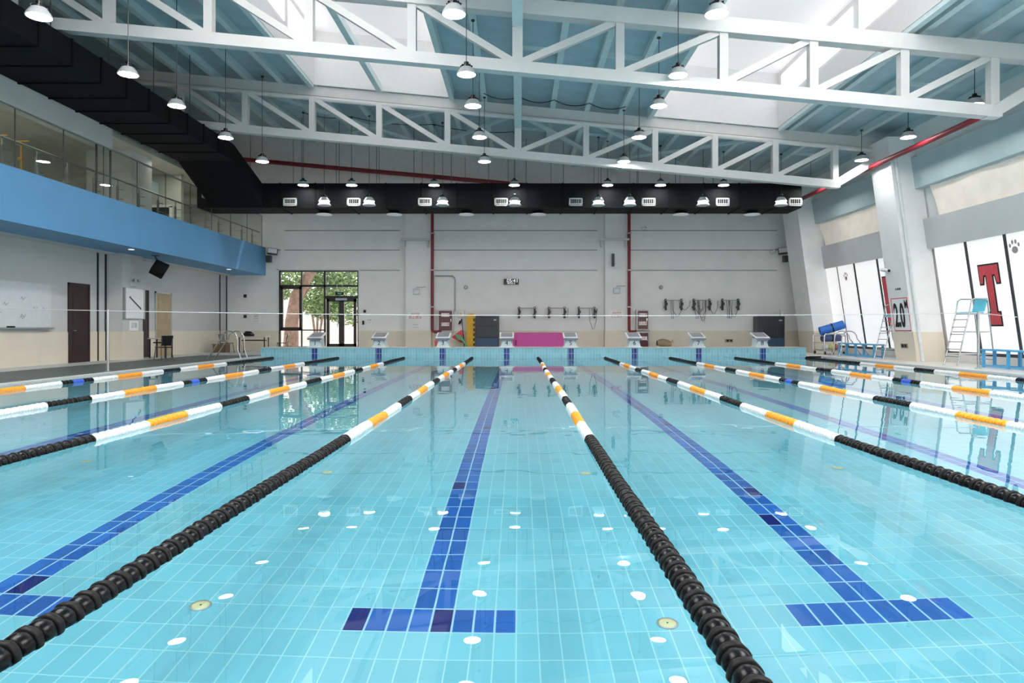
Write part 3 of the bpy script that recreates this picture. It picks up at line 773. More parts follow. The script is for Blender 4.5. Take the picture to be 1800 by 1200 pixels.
# gallery glass, posts and rail
Yg0, Yg1 = 8.0, YB - .3
t = thing('glass_balustrade', 'tall glass screen with steel handrail along the blue balcony', 'balustrade', (XF-.06, 0, FZ1))
m = MB(); m.box(-.006, .006, Yg0, Yg1, .0, 1.50); m.build('glass_panel', GLASS, t)
m = MB(); m.box(-.03, .03, Yg0, Yg1, 1.50, 1.545); m.build('top_rail', GALV, t)
m = MB(); m.tube([(-.14, Yg0, .72), (-.14, Yg1, .72)], .03, 10); m.build('handrail', RAILM, t)
y = Yg0 + .35
while y < Yg1:
    m = MB(); m.box(-.17, -.11, y-.025, y+.025, -.35, .52); m.tube([(-.14, y, .5), (-.12, y, .62), (-.14, y, .70)], .018, 6)
    for z in (.12, .42): m.tube([(-.14, y-.02, z), (-.02, y+.16, z)], .012, 6)
    m.build('post', RAILM, t); y += 1.22
y = Yg0
while y < Yg1:
    m = MB(); m.box(-.008, .008, y-.012, y+.012, 0, 1.5); m.build('glass_joint', DARKG, t); y += 1.83
for y in (20.45, 21.15):
    m = MB(); m.box(-.03, .01, y, y+.05, 0, 2.0); m.build('glass_joint', DARKG, t)
# added area lamps, hidden behind the header, brighten the gallery
for yc in (10, 13.5, 17, 19.8, 26.3, 30):
    L_ = bpy.data.lights.new('gallery_fill', 'AREA'); L_.shape = 'RECTANGLE'; L_.size = .6; L_.size_y = 1.6; L_.energy = 34; L_.color = (1, .93, .80)
    o = bpy.data.objects.new('gallery_fill', L_); col.objects.link(o); o.location = (-13.35, yc, 7.36)
# things on the gallery
for px, py, d_, lb in ((22, 272, 17.0, 'brass gymnastic stand nearer the camera on the gallery floor'), (38, 283, 17.4, 'brass gymnastic stand further along on the gallery floor')):
    q = at(px, py, d_); q.x = -13.2 if px < 30 else -13.05; q.y = 17.35 if px < 30 else 17.9
    t = thing('brass_stand', lb, 'stand', (q.x, q.y, 4.8), 'brass stands on the gallery')
    m = MB()
    for a in range(3): m.tube([(0,0,.25),(.22*math.cos(a*2.1),.22*math.sin(a*2.1),.02)], .02, 6)
    m.build('foot', GOLD, t)
    m = MB(); m.tube([(0,0,.2),(0,0,1.25)], .025, 8); m.build('pole', GOLD, t)
    m = MB(); m.tube([(-.2,0,1.25),(.2,0,1.25)], .02, 8); m.box(-.06,.06,-.06,.06,.75,.82); m.build('crossbar', GOLD, t)
def gdoor(yc, w):
    r = thing('door_5', None, None, (-17.1, yc, 4.8)); r['kind'] = 'structure'
    m = MB(); m.box(0, .05, -w/2-.1, -w/2, 0, 2.2); m.box(0, .05, w/2, w/2+.1, 0, 2.2); m.box(0, .05, -w/2-.1, w/2+.1, 2.1, 2.2); m.build('door_frame', WHITE, r)
    m = MB(); m.box(.01, .03, -w/2, w/2, 0, 2.1); m.build('door_leaf', mat('dark_door', (.03, .04, .035), .4), r)
s = MB(); s.box(-17.1, -13.7, 27.7, 27.9, 4.8, 7.4); struct('wall_gallery_end', s, GALW)
r = thing('door_5', None, None, (-14.6, 27.68, 4.8)); r['kind'] = 'structure'
m = MB(); m.box(-.55, -.45, -.05, 0, 0, 1.3); m.box(.45, .55, -.05, 0, 0, 1.3); m.box(-.55, .55, -.05, 0, 1.25, 1.35); m.build('door_frame', WHITE, r)
m = MB(); m.box(-.45, .45, -.03, 0, 0, 1.25); m.build('door_leaf', mat('dark_hatch', (.03, .04, .035), .4), r)
for y_, w_, h_, z_, lb in ((23.8, .22, .18, 6.07, 'blank white paper sheet stuck inside the gallery glass'), (27.5, .2, .12, 6.5, 'smaller white paper sheet further along the gallery glass')):
    t = thing('paper_sheet', lb, 'paper', (XF-.075, y_, z_)); m = MB(); m.box(-.004, .0, -w_, w_, -h_, h_); m.build('sheet', PAPER, t)

# ------------------------------------------------------------------ things on the balcony-side deck
def chair(label, loc, rz, proto=None):
    t = thing('plastic_chair', label, 'chair', loc, 'black chairs on the balcony side deck', rz)
    m = MB(); m.hexa([(-.22,-.21,.43),(.22,-.21,.43),(.19,.2,.42),(-.19,.2,.42)], [(-.22,-.21,.46),(.22,-.21,.46),(.19,.2,.45),(-.19,.2,.45)]); m.build('seat', BLACK, t, bevel=.012)
    m = MB(); m.hexa([(-.19,.18,.50),(.19,.18,.50),(.19,.21,.50),(-.19,.21,.50)], [(-.21,.27,.86),(.21,.27,.86),(.21,.30,.86),(-.21,.30,.86)]); m.build('backrest', BLACK, t, bevel=.012)
    for sx in (-1, 1):
        m = MB(); m.tube([(sx*.19,-.18,.44),(sx*.22,-.24,0)], .014, 8); m.build('leg', DARKG, t)
        m = MB(); m.tube([(sx*.18,.28,.80),(sx*.18,.19,.44),(sx*.21,.27,0)], .014, 8); m.build('leg', DARKG, t)
    return t
c1 = chair('black plastic chair beside the white board column', (-12.75, 24.5, ZD+.003), -2.2)
copy_tree(c1, (-13.35, 31.2, ZD+.003), 'black plastic chair at the balcony end of the black-legged table', rz=1.4)
copy_tree(c1, (-10.95, 31.6, ZD+.003), 'black plastic chair between the black-legged table and glazed entrance', rz=-1.4)
def table(label, loc, w, dp, h):
    t = thing('folding_table', label, 'table', loc, 'tables on the balcony side deck')
    m = MB(); m.box(-w/2, w/2, -dp/2, dp/2, h-.035, h); m.build('tabletop', mat('grey_tabletop', (.48, .47, .44), .4), t, bevel=.005)
    for sx in (-1, 1):
        for sy in (-1, 1):
            m = MB(); m.box(sx*(w/2-.06)-.02, sx*(w/2-.06)+.02, sy*(dp/2-.05)-.02, sy*(dp/2-.05)+.02, 0, h-.035); m.build('leg', BLACK, t)
    m = MB(); m.box(-w/2+.06, w/2-.06, -.015, .015, h-.2, h-.15); m.build('stretcher', BLACK, t)
    return t
table('grey table with black legs below the wall notices near the entrance', (-12.1, 31.2, ZD+.003), 1.25, .6, .75)
table('small grey table tucked behind the chair at the board column', (-13.6, 25.95, ZD+.003), .7, .6, .75)
m = MB(); m.tube([(-.25,0,.06),(-.1,.03,.13),(.08,0,.12),(.25,0,.05)], [.05,.13,.12,.04], 10); o = m.build('dark_bag', BLACK, loc=(-12.35, 31.2, .78)); o.name = 'soft_bag'; tag(o, 'dark soft bag lying on the grey table', 'bag')
t = thing('wooden_box', 'low brown wooden box on the deck by the balcony-side wall joint', 'box', (-13.9, 31.9, ZD+.003))
m = MB(); m.box(-.3,.3,-.25,.25,0,.36); m.build('box_body', mat('brown_wood', (.20, .12, .06), .6, var=.2), t, bevel=.01)
m = MB(); m.box(-.32,.32,-.27,.27,.36,.40); m.build('lid', mat('brown_wood_lid', (.26, .16, .09), .6, var=.2), t)
# pool ladders
def ladder(name, label, X, y, s):
    t = thing(name, label, 'pool ladder', (X, y, ZD), 'steel pool ladders')
    for k in (0, .62):
        pts = [(s*1.15, k, 0), (s*1.05, k, .12), (s*.72, k, .62)]
        for a in range(0, 9):
            th = PI*a/8; pts.append((s*(.33 + .30*math.cos(th)) , k, .72 + .30*math.sin(th)))
        pts += [(s*.02, k, .3), (-s*.12, k, -.05), (-s*.14, k, -.75)]
        m = MB(); m.tube(pts, .024, 10); m.build('rail', STEEL, t)
    for z in (-.25, -.5, -.75):
        m = MB(); m.box(-s*.14-.05, -s*.14+.05, 0, .62, z-.015, z+.015); m.build('step', STEEL, t)
ladder('pool_ladder', 'steel pool ladder hoops on the balcony-side edge near block 1', XL, 25.3, -1)
ladder('pool_ladder', 'steel pool ladder hoops on the blind-wall edge by the cart', XR, 26.7, 1)

# ------------------------------------------------------------------ signal cord across the pool with posts
def post(label, X, y, top):
    t = thing('cord_post', label, 'post', (X, y, ZD), 'steel posts holding the white cord')
    m = MB(); m.tube([(0,0,0),(0,0,top-ZD)], .032, 12); m.build('pole', STEEL, t)
    m = MB(); m.lathe([(.09,0),(.09,.02),(.04,.05)], 16); m.build('base_flange', STEEL, t)
    m = MB(); m.lathe([(.04,top-ZD),(.04,top-ZD+.03),(.01,top-ZD+.04)], 12); m.build('cap', STEEL, t)
post('steel post on the balcony-side pool edge holding the white cord', XL-.15, 17.53, 1.60)
post('steel post beside the near lifeguard chair holding the white cord', 12.72, 18.9, 1.58)
m = MB(); a = Vector((XL-.15, 17.53, 1.60)); b = Vector((12.72, 18.9, 1.58)); pts = [Vector((XWL+.06, 17.48, 1.69))]
for i in range(25):
    u = i/24; p = a.lerp(b, u); p.z -= .10*4*u*(1-u); pts.append(p)
pts.append(Vector((wr(1.45)-.12, 19.3, 1.47)))
m.tube(pts, .010, 6); o = m.build('signal_cord', WHITE); tag(o, 'thin white cord stretched across the pool between two steel posts', 'cord')

# ------------------------------------------------------------------ leaning blind wall
def lean(mb, y0, y1, z0, z1, o0, o1, fx=wr):
    """box following the lean; o0/o1 distances in front of the wall line"""
    mb.hexa([(fx(z0,o1),y0,z0),(fx(z0,o0),y0,z0),(fx(z0,o0),y1,z0),(fx(z0,o1),y1,z0)], [(fx(z1,o1),y0,z1),(fx(z1,o0),y0,z1),(fx(z1,o0),y1,z1),(fx(z1,o1),y1,z1)])
s = MB(); lean(s, -4, YB, 0, 9.2, -.35, -.10); struct('wall_right', s, WALLW)
s = MB(); lean(s, -4, YB, ZD, .30, -.10, .06); struct('baseboard_right', s, FLOORR)
s = MB(); lean(s, -4, YB, .30, .40, -.10, .03); struct('trim_blind_sill', s, DARKG)
s = MB(); lean(s, -4, YB, 3.82, 4.81, -.10, .12); struct('trim_middle_beam', s, WALLG)
s = MB(); lean(s, -4, YB, 5.84, 6.87, -.10, .22); struct('trim_upper_beam', s, mat('blue_grey_beam_paint', (.50, .61, .63), .7, var=.03, scale=1.5))
s = MB(); lean(s, -4, YB, 6.87, 8.6, -.10, .02); struct('trim_top_wall', s, WALLW)
def rcol(y0, y1):
    m = MB(); m.mi = 0
    m.hexa([(cr(1.03),y0,1.03),(cr(1.03)+1.0,y0,1.03),(cr(1.03)+1.0,y1,1.03),(cr(1.03),y1,1.03)], [(cr(7.6),y0,7.6),(cr(7.6)+1.0,y0,7.6),(cr(7.6)+1.0,y1,7.6),(cr(7.6),y1,7.6)])
    m.mi = 1
    m.hexa([(cr(0)-.015,y0-.015,0),(cr(0)+1.0,y0-.015,0),(cr(0)+1.0,y1+.015,0),(cr(0)-.015,y1+.015,0)], [(cr(1.03)-.015,y0-.015,1.03),(cr(1.03)+1.0,y0-.015,1.03),(cr(1.03)+1.0,y1+.015,1.03),(cr(1.03)-.015,y1+.015,1.03)])
    struct('column', m, [COLR, BEIGE])
rcol(22.95, 24.2); rcol(30.7, 32.4); rcol(15.0, 16.2)
# white blind panels
seam = [[17.75, 19.4, 21.1, 22.7], [24.4, 26.3, 28.1, 29.6, 31.0]]
BL = [['white blind panel with a grey paw print at the frame edge', 'white blind panel carrying the large red letter behind the near lifeguard chair', 'plain white blind panel between the lifeguard chair and leaning column'],
      ['white blind panel with a red letter half hidden by the leaning column', 'plain white blind panel behind the long blue bench', 'white blind panel with a small brown paw print', 'plain white blind panel behind the equipment cart']]
def uv(y, z, off): return Vector((wr(z, off), y, z))
def paw(parent, yc, zc, r, m_, org):
    pts = []
    def ell(cy, cz, ry, rz):
        mb = MB(); mb.poly([uv(cy + ry*math.cos(2*PI*k/18), cz + rz*math.sin(2*PI*k/18), .075) - org for k in range(18)]); return mb
    mb = MB()
    for cy, cz, ry, rz in ((0,-.25,.55,.45), (-.75,.35,.2,.28), (-.28,.75,.21,.3), (.28,.75,.21,.3), (.75,.35,.2,.28)):
        e = ell(yc + cy*r, zc + cz*r, ry*r, rz*r); mb.add(e.v, e.f)
    mb.build('paw_print', m_, parent)
def letter(parent, yl, yr, z0, z1, kind, org):
    """slab letter; yl is the reader's beginning edge (far), yr the near edge"""
    w = yl - yr; h = z1 - z0
    if kind == 'T':
        pts = [(0,1),(1,1),(1,.70),(.86,.70),(.80,.84),(.66,.84),(.66,.20),(.80,.20),(.80,0),(.20,0),(.20,.20),(.34,.20),(.34,.84),(.20,.84),(.14,.70),(0,.70)]
    else:
        pts = [(0,1),(.62,1),(.62,0),(0,0)]
    def ring(sc, off):
        return [uv(yl - (.5 + (u-.5)*1)*w + (-1 if u < .5 else 1)*0, z0 + v*h, off) - org for u, v in pts]
    base = ring(1, .072)
    # black outline: same letter a little larger
    g = .05
    out = []
    n = len(pts)
    for i, (u, v) in enumerate(pts):
        p0, p1, p2 = Vector(pts[i-1]), Vector((u, v)), Vector(pts[(i+1) % n])
        a = Vector(((p1-p0).x*w, (p1-p0).y*h)).normalized(); b = Vector(((p2-p1).x*w, (p2-p1).y*h)).normalized()
        na, nb = Vector((-a.y, a.x)), Vector((-b.y, b.x)); q = (na + nb)
        q = q / max(.3, q.dot(na)) * 1.0
        out.append(uv(yl - (u*w + q.x*g), z0 + v*h + q.y*g, .064) - org)
    mb = MB(); mb.poly(out); mb.build('letter_outline', TXTB, parent)
    mb = MB(); mb.poly(base); mb.build('letter', REDB, parent)
for b, ys in enumerate(seam):
    for k in range(len(ys)-1):
        y0, y1 = ys[k], ys[k+1]
        org = Vector((wr(.4), (y0+y1)/2, .4))
        t = thing('blind_panel', BL[b][k], 'blind', org, 'white blind panels on the leaning wall')
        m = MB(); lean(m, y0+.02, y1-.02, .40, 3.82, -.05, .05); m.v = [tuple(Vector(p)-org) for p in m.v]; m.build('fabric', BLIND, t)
        thick = .11 if (b, k) in ((0,1),(0,2),(1,1),(1,2),(1,0)) else .04
        m = MB(); lean(m, y0-thick/2, y0+thick/2, .40, 3.82, .0, .07); m.v = [tuple(Vector(p)-org) for p in m.v]; m.build('edge_frame', DARKG, t)
        if (b, k) == (0, 1): letter(t, 20.66, 19.84, 1.26, 3.02, 'T', org)
        if (b, k) == (1, 0): letter(t, 26.1, 24.95, 1.28, 3.08, 'I', org)
        if (b, k) == (0, 0): paw(t, 19.05, 3.40, .22, mat('paw_grey', (.36, .33, .33), .7), org)
        if (b, k) == (1, 2): paw(t, 28.9, 3.32, .20, mat('paw_brown', (.48, .38, .36), .7), org)
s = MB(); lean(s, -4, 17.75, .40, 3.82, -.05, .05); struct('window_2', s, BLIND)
s = MB()
for yy in (16.1, 14.4, 12.7, 17.75): lean(s, yy-.05, yy+.05, .40, 3.82, 0, .07)
struct('trim_blind_frames', s, DARKG)
# clerestory cloth blinds
def cloth(label, y0, y1, ph):
    org = Vector((wr(5.3), (y0+y1)/2, 4.83))
    t = thing('cloth_blind', label, 'blind', org, 'cream cloth blinds in the high windows')
    nu, nv = 60, 10; vs = []; fs = []
    for i in range(nu+1):
        for j in range(nv+1):
            u = i/nu; v = j/nv; y = y0 + (y1-y0)*u + (.25*(v) if i == nu else 0); z = 4.80 + 1.04*v
            off = .03 + .035*math.sin(u*23+ph+v*2) + .03*math.sin(u*51+v*5+ph)*(1-v)
            vs.append(uv(y, z, off) - org)
    for i in range(nu):
        for j in range(nv): a = i*(nv+1)+j; fs.append((a, a+1, a+nv+2, a+nv+1))
    m = MB(); m.add(vs, fs, True); m.build('fabric', BLINDC, t)
    m = MB(); lean(m, y0, y1, 5.80, 5.86, .0, .10); m.v = [tuple(Vector(p)-org) for p in m.v]; m.build('top_rail', WHITE, t)
cloth('wrinkled cream cloth blind in the high window above the near lifeguard chair', 12.0, 22.2, .3)
cloth('cream cloth blind in the high window above the equipment cart', 24.8, 30.4, 1.7)
# depth sign on the leaning column
org = Vector((cr(1.06), 23.5, 1.06))
t = thing('depth_sign', 'white depth sign reading 2.0 M on the leaning column', 'sign', org)
def cuv(y, z, off): return Vector((cr(z, off), y, z)) - org
def csheet(y0, y1, z0, z1, o0, o1):
    m = MB(); lean(m, y0, y1, z0, z1, o0, o1, cr); m.v = [tuple(Vector(p)-org) for p in m.v]; return m
csheet(23.0, 24.02, 1.06, 2.20, 0.0, .02).build('panel', PAPER, t)
m = MB()
for (a, b, c, e) in ((23.0, 24.02, 1.06, 1.09), (23.0, 24.02, 2.17, 2.20), (23.0, 23.03, 1.06, 2.20), (23.99, 24.02, 1.06, 2.20)):
    q = csheet(a, b, c, e, .02, .026); m.add(q.v, q.f)
m.build('red_border', REDB, t)
yv = Vector((-.135, 0, 1)).normalized(); xv = Vector((0, -1, 0)); zv = xv.cross(yv)
RC = Matrix((xv, yv, zv)).transposed()
text('depth_text', '2.0', 1.12, TXTB, t, cuv(23.60, 1.56, .03), RC, sx=.47, bold=.03)
text('unit_text', 'M', .40, TXTB, t, cuv(23.13, 1.96, .03), RC, sx=.62, bold=.006)
t = thing('column_notice', 'small white notice above the depth sign on the leaning column', 'notice', Vector((cr(2.5), 23.5, 2.5)))
m = MB(); lean(m, 23.3, 23.75, 2.42, 2.56, 0, .012, cr); m.v = [tuple(Vector(p)-t.location) for p in m.v]; m.build('sheet', PAPER, t)
text('notice_text', '水深危险', .09, TXTB, t, Vector((-.016, 0, -.0)), RC)
t = thing('security_camera', 'white security camera on the leaning column above the depth sign', 'camera', Vector((cr(3.15), 23.9, 3.15)))
m = MB(); m.tube([(0,0,0),(-.18,0,.02)], .025, 8); m.build('arm', WHITE, t)
m = MB(); m.tube([(-.12,-.18,.0),(-.22,.12,.06)], .06, 12); m.build('camera_body', WHITE, t)
m = MB(); m.tube([(-.12,-.185,.0),(-.117,-.2,-.002)], .05, 12); m.build('lens', BLACK, t)
t = thing('socket_plate', 'dark double socket plate low on the leaning column', 'wall plate', Vector((cr(.62, .02), 23.55, .55)), 'socket plates')
m = MB(); lean(m, 23.35, 23.75, .47, .63, .01, .035, cr); m.v = [tuple(Vector(p)-t.location) for p in m.v]; m.build('plate', mat('bronze_plate_b', (.30, .25, .17), .4), t)
m = MB(); lean(m, 23.40, 23.53, .50, .60, .035, .042, cr); lean(m, 23.57, 23.70, .50, .60, .035, .042, cr); m.v = [tuple(Vector(p)-t.location) for p in m.v]; m.build('cover', BLACK, t)
m = MB(); m.tube([(cr(z)+.16+.0*z, 22.90, z) for z in (.05, 1, 2, 3, 4, 5, 6, 7)], .055, 10); o = m.build('drain_pipe', WHITE); tag(o, 'white drain pipe running down the near face of the leaning column', 'pipe')
# red sprinkler main along that wall
m = MB(); m.tube([(12.3, y, 6.78) for y in (2, 10, 20, 31)], .085, 12); o = m.build('sprinkler_main', mat('bright_red_pipe', (.26, .014, .025), .5)); tag(o, 'long red sprinkler pipe running under the roof along the blind wall', 'pipe')

# ------------------------------------------------------------------ things on the blind-wall deck
def guard_chair(label, loc):
    t = thing('lifeguard_chair', label, 'lifeguard chair', loc, 'steel lifeguard chairs')
    # x from 0 (pool side ladder) to 1.15; y 0 near, .62 far
    for y in (0, .62):
        m = MB(); m.tube([(0,y,0),(.36,y,1.55),(.42,y,1.94),(.50,y,2.0),(.82,y,2.0),(.90,y,1.94),(1.12,y,0)], .022, 8); m.build('side_frame', STEEL, t)
        for pq in (((.36,y,1.55),(.92,y,1.55)), ((.24,y,1.02),(1.0,y,1.02)), ((.1,y,.36),(1.08,y,.36))):
            m = MB(); m.tube(pq, .018, 8); m.build('side_rail', STEEL, t)
    for k in range(6):
        z = .28 + .22*k; m = MB(); m.box(.232*z-.03, .232*z+.03, 0, .62, z-.012, z+.012); m.build('rung', STEEL, t)
    for pq in (((.82,0,2.0),(.82,.62,2.0)), ((1.1,0,.2),(1.1,.62,.2))):
        m = MB(); m.tube(pq, .019, 8); m.build('cross_rail', STEEL, t)
    m = MB(); m.box(.34, .84, .06, .56, 1.56, 1.61); m.build('seat', SEATB, t, bevel=.015)
    m = MB(); m.hexa([(.80,.06,1.62),(.86,.06,1.62),(.86,.56,1.62),(.80,.56,1.62)], [(.90,.06,2.02),(.96,.06,2.02),(.96,.56,2.02),(.90,.56,2.02)]); m.build('backrest', SEATB, t, bevel=.015)
    return t
g1 = guard_chair('tall steel lifeguard chair with turquoise seat before the red letter panel', (12.9, 20.1, ZD))
copy_tree(g1, (13.2, 24.75, ZD), 'tall steel lifeguard chair mostly hidden behind the leaning column')
def bench(label, X, y0, y1, hgt=.53):
    t = thing('bench', label, 'bench', (X, (y0+y1)/2, ZD), 'light blue benches')
    L_ = (y1-y0)/2
    m = MB(); m.box(-.20, .20, -L_, L_, hgt-.05, hgt); m.build('seat', BENCH, t, bevel=.01)
    n = 4 if L_ > 1.5 else 3
    for i in range(n):
        y = -L_+.08 + (2*L_-.16)*i/(n-1)
        for sx in (-1, 1):
            m = MB(); m.box(sx*.16-.03, sx*.16+.03, y-.04, y+.04, 0, hgt-.05); m.build('leg', BENCH, t)
    for sx in (-1, 1):
        m = MB(); m.box(sx*.16-.025, sx*.16+.025, -L_+.05, L_-.05, .03, .08); m.build('lower_rail', BENCH, t)
bench('light blue wooden bench between the equipment cart and leaning column', 13.45, 25.45, 28.4)
bench('light blue wooden bench beside the near lifeguard chair', 13.55, 16.6, 19.75)
# cart with blue rolls
t = thing('equipment_cart', 'steel equipment cart by the far leaning column', 'cart', (13.45, 29.6, ZD))
for y in (-.55, .55):
    m = MB(); m.tube([(-.45,y,.15),(-.45,y,.80),(-.40,y,.88),(.40,y,.88),(.45,y,.80),(.45,y,.15)], .025, 8); m.build('hoop_frame', STEEL, t)
for x in (-.45, .45):
    for z in (.2, .5, .8):
        m = MB(); m.tube([(x,-.55,z),(x,.55,z)], .018, 6); m.build('side_rail', STEEL, t)
m = MB(); m.box(-.43, .43, -.55, .55, .16, .20); m.build('tray', GALV, t)
for sx in (-1, 1):
    for sy in (-1, 1):
        m = MB(); m.lathe([(.07,-.02),(.07,.02)], 12); o = m.build('caster', BLACK, t, loc=(sx*.4, sy*.5, .07)); o.rotation_euler = (0, PI/2, 0)
def roll(label, p, q, r, mm):
    p = Vector(p); q = Vector(q)
    t = thing('mat_roll', label, 'mat roll', p, 'blue rolls on the equipment cart')
    m = MB(); dd = q - p; m.tube([(0,0,0), dd*.02, dd*.5, dd*.98, dd], [r*.9, r, r, r, r*.9], 18); m.build('roll', mm, t)
    m = MB(); m.tube([dd*.48, dd*.54], r*1.04, 18); m.build('strap', BLACK, t)
    m = MB(); m.tube([-dd*.005, dd*.0], r*.4, 12); m.build('core', DARKG, t)
roll('fat blue mat roll lying on top of the equipment cart', (13.0, 29.5, 1.02), (13.95, 29.3, 1.32), .19, ROLLB)
roll('dark navy roll under the blue mat roll on the equipment cart', (13.02, 29.35, .72), (13.85, 29.4, .74), .15, NAVY)
for i, (p, c, lb) in enumerate((((13.4,29.25,.36), (.55,.55,.20), 'yellowish ball in the equipment cart tray'), ((13.15,29.3,.35), (.6,.6,.6), 'pale grey ball in the equipment cart tray'), ((13.65,29.4,.35), (.5,.14,.14), 'dull red ball in the equipment cart tray'))):
    m = MB(); m.lathe([(.001,-.14)] + [(.14*math.cos(a), .14*math.sin(a)) for a in [x*PI/12 for x in range(-5, 6)]] + [(.001,.14)], 18)
    o = m.build('ball', mat('ball_%d' % i, c, .5), loc=p); tag(o, lb, 'ball', 'balls in the cart')
m = MB()
for k in range(4):
    m.tube([(wr(1.35+.25*math.sin(a), .08+.02*k), 25.75-.04*k + .13*math.cos(a), 1.0+.38*math.sin(a)) for a in [x*2*PI/16 for x in range(16)]], .012, 6, closed=True)
o = m.build('hose_coil', GALV); tag(o, 'thin grey hose coil hanging on the blinds beside the leaning column', 'hose')

# ------------------------------------------------------------------ roof
XS = [(-7.2, -2.45), (4.7, 9.1)]          # two rooflights
YS = 24.0
s = MB()
def deckq(x0, x1, y0, y1):
    a, b = zP(x0)+.24, zP(x1)+.24
    s.hexa([(x0,y0,a),(x1,y0,b),(x1,y1,b),(x0,y1,a)], [(x0,y0,a+.1),(x1,y0,b+.1),(x1,y1,b+.1),(x0,y1,a+.1)])
deckq(-17.3, XS[0][0]-.08, -4, YB); deckq(XS[0][1]+.08, XS[1][0]-.08, -4, YB); deckq(XS[1][1]+.08, 15, -4, YB)
for a, b in XS: deckq(a-.08, b+.08, YS+.08, YB)
struct('ceiling', s, DECK)
s = MB()
for x0, x1 in XS:
    a, b = zP(x0), zP(x1); hgt = 1.9
    s.mi = 0
    s.box(x0-.08, x0, -4, YS, a, a+hgt); s.box(x1, x1+.08, -4, YS, b, b+hgt)
    s.hexa([(x0,YS,a),(x1,YS,b),(x1,YS+.08,b),(x0,YS+.08,a)], [(x0,YS,a+hgt),(x1,YS,b+hgt),(x1,YS+.08,b+hgt),(x0,YS+.08,a+hgt)])
    s.box(x0, x1, -4.1, -4, b, a+hgt)
    s.mi = 1; s.hexa([(x0,-4,a+hgt),(x1,-4,b+hgt),(x1,YS,b+hgt),(x0,YS,a+hgt)], [(x0,-4,a+hgt+.06),(x1,-4,b+hgt+.06),(x1,YS,b+hgt+.06),(x0,YS,a+hgt+.06)])
struct('window_skylight', s, [SKYWALL, SKYTOP])
s = MB()
for x0, x1 in XS:
    a, b = zP(x0), zP(x1)
    y = -3.
    while y < 22.5:
        s.box(x0+.005, x0+.03, y, y+2.3, a+.85, a+1.7); s.box(x1-.03, x1-.005, y, y+2.3, b+.85, b+1.7); y += 2.7
struct('window_skylight_panes', s, SKYWIN)
s = MB()
for x0, x1 in XS:
    for xx in (x0-.18, x1+.02):
        s.hexa([(xx,-4,zP(xx)-.12),(xx+.16,-4,zP(xx)-.12),(xx+.16,YS,zP(xx)-.12),(xx,YS,zP(xx)-.12)], [(xx,-4,zP(xx)+.3),(xx+.16,-4,zP(xx)+.3),(xx+.16,YS,zP(xx)+.3),(xx,YS,zP(xx)+.3)])
s.box(-4.99, -4.81, -4, YS, zP(-4.9)-.05, zP(-4.9)+.2)
struct('beam', s, PURL)
# purlins
x = -13.2; pk = 0
while x < 13.6:
    inside = any(a - .25 < x < b + .25 for a, b in XS)
    m = MB(); y0 = YS + .1 if inside else -4
    z = zP(x); m.box(x-.06, x+.06, y0, 31.9, z, z+.24); m.box(x-.09, x+.09, y0, 31.9, z-.02, z)
    struct('beam', m, PURL)
    x += 1.2
# short trimmers between purlins (light strips on the deck)
s = MB()
for yy in (19.6, 14.4, 12.4, 27.5, 21.5):
    for xx in (-12.0, -9.6, .0, 2.4, 10.8):
        s.hexa([(xx,yy,zP(xx)+.14),(xx+1.2,yy,zP(xx+1.2)+.14),(xx+1.2,yy+.1,zP(xx+1.2)+.14),(xx,yy+.1,zP(xx)+.14)], [(xx,yy,zP(xx)+.24),(xx+1.2,yy,zP(xx+1.2)+.24),(xx+1.2,yy+.1,zP(xx+1.2)+.24),(xx,yy+.1,zP(xx)+.24)])
struct('beam', s, PURL)
# central longitudinal beam
m = MB(); m.box(-.15, .09, -4, 31.7, 8.17, 8.45); struct('beam', m, PURL)
# diagonal roof braces in the far bay
for (a, b) in (((-9.6,24.3),(-2.5,31.4)), ((-2.5,24.3),(-9.6,31.4)), ((2.4,24.3),(9.0,31.4)), ((9.0,24.3),(2.4,31.4)), ((0,24.3),(4.8,31.4)), ((0,24.3),(-4.8,31.4))):
    m = MB(); m.bar((a[0],a[1],zP(a[0])-.25), (b[0],b[1],zP(b[0])-.25), .16, .10); struct('beam', m, PURL)
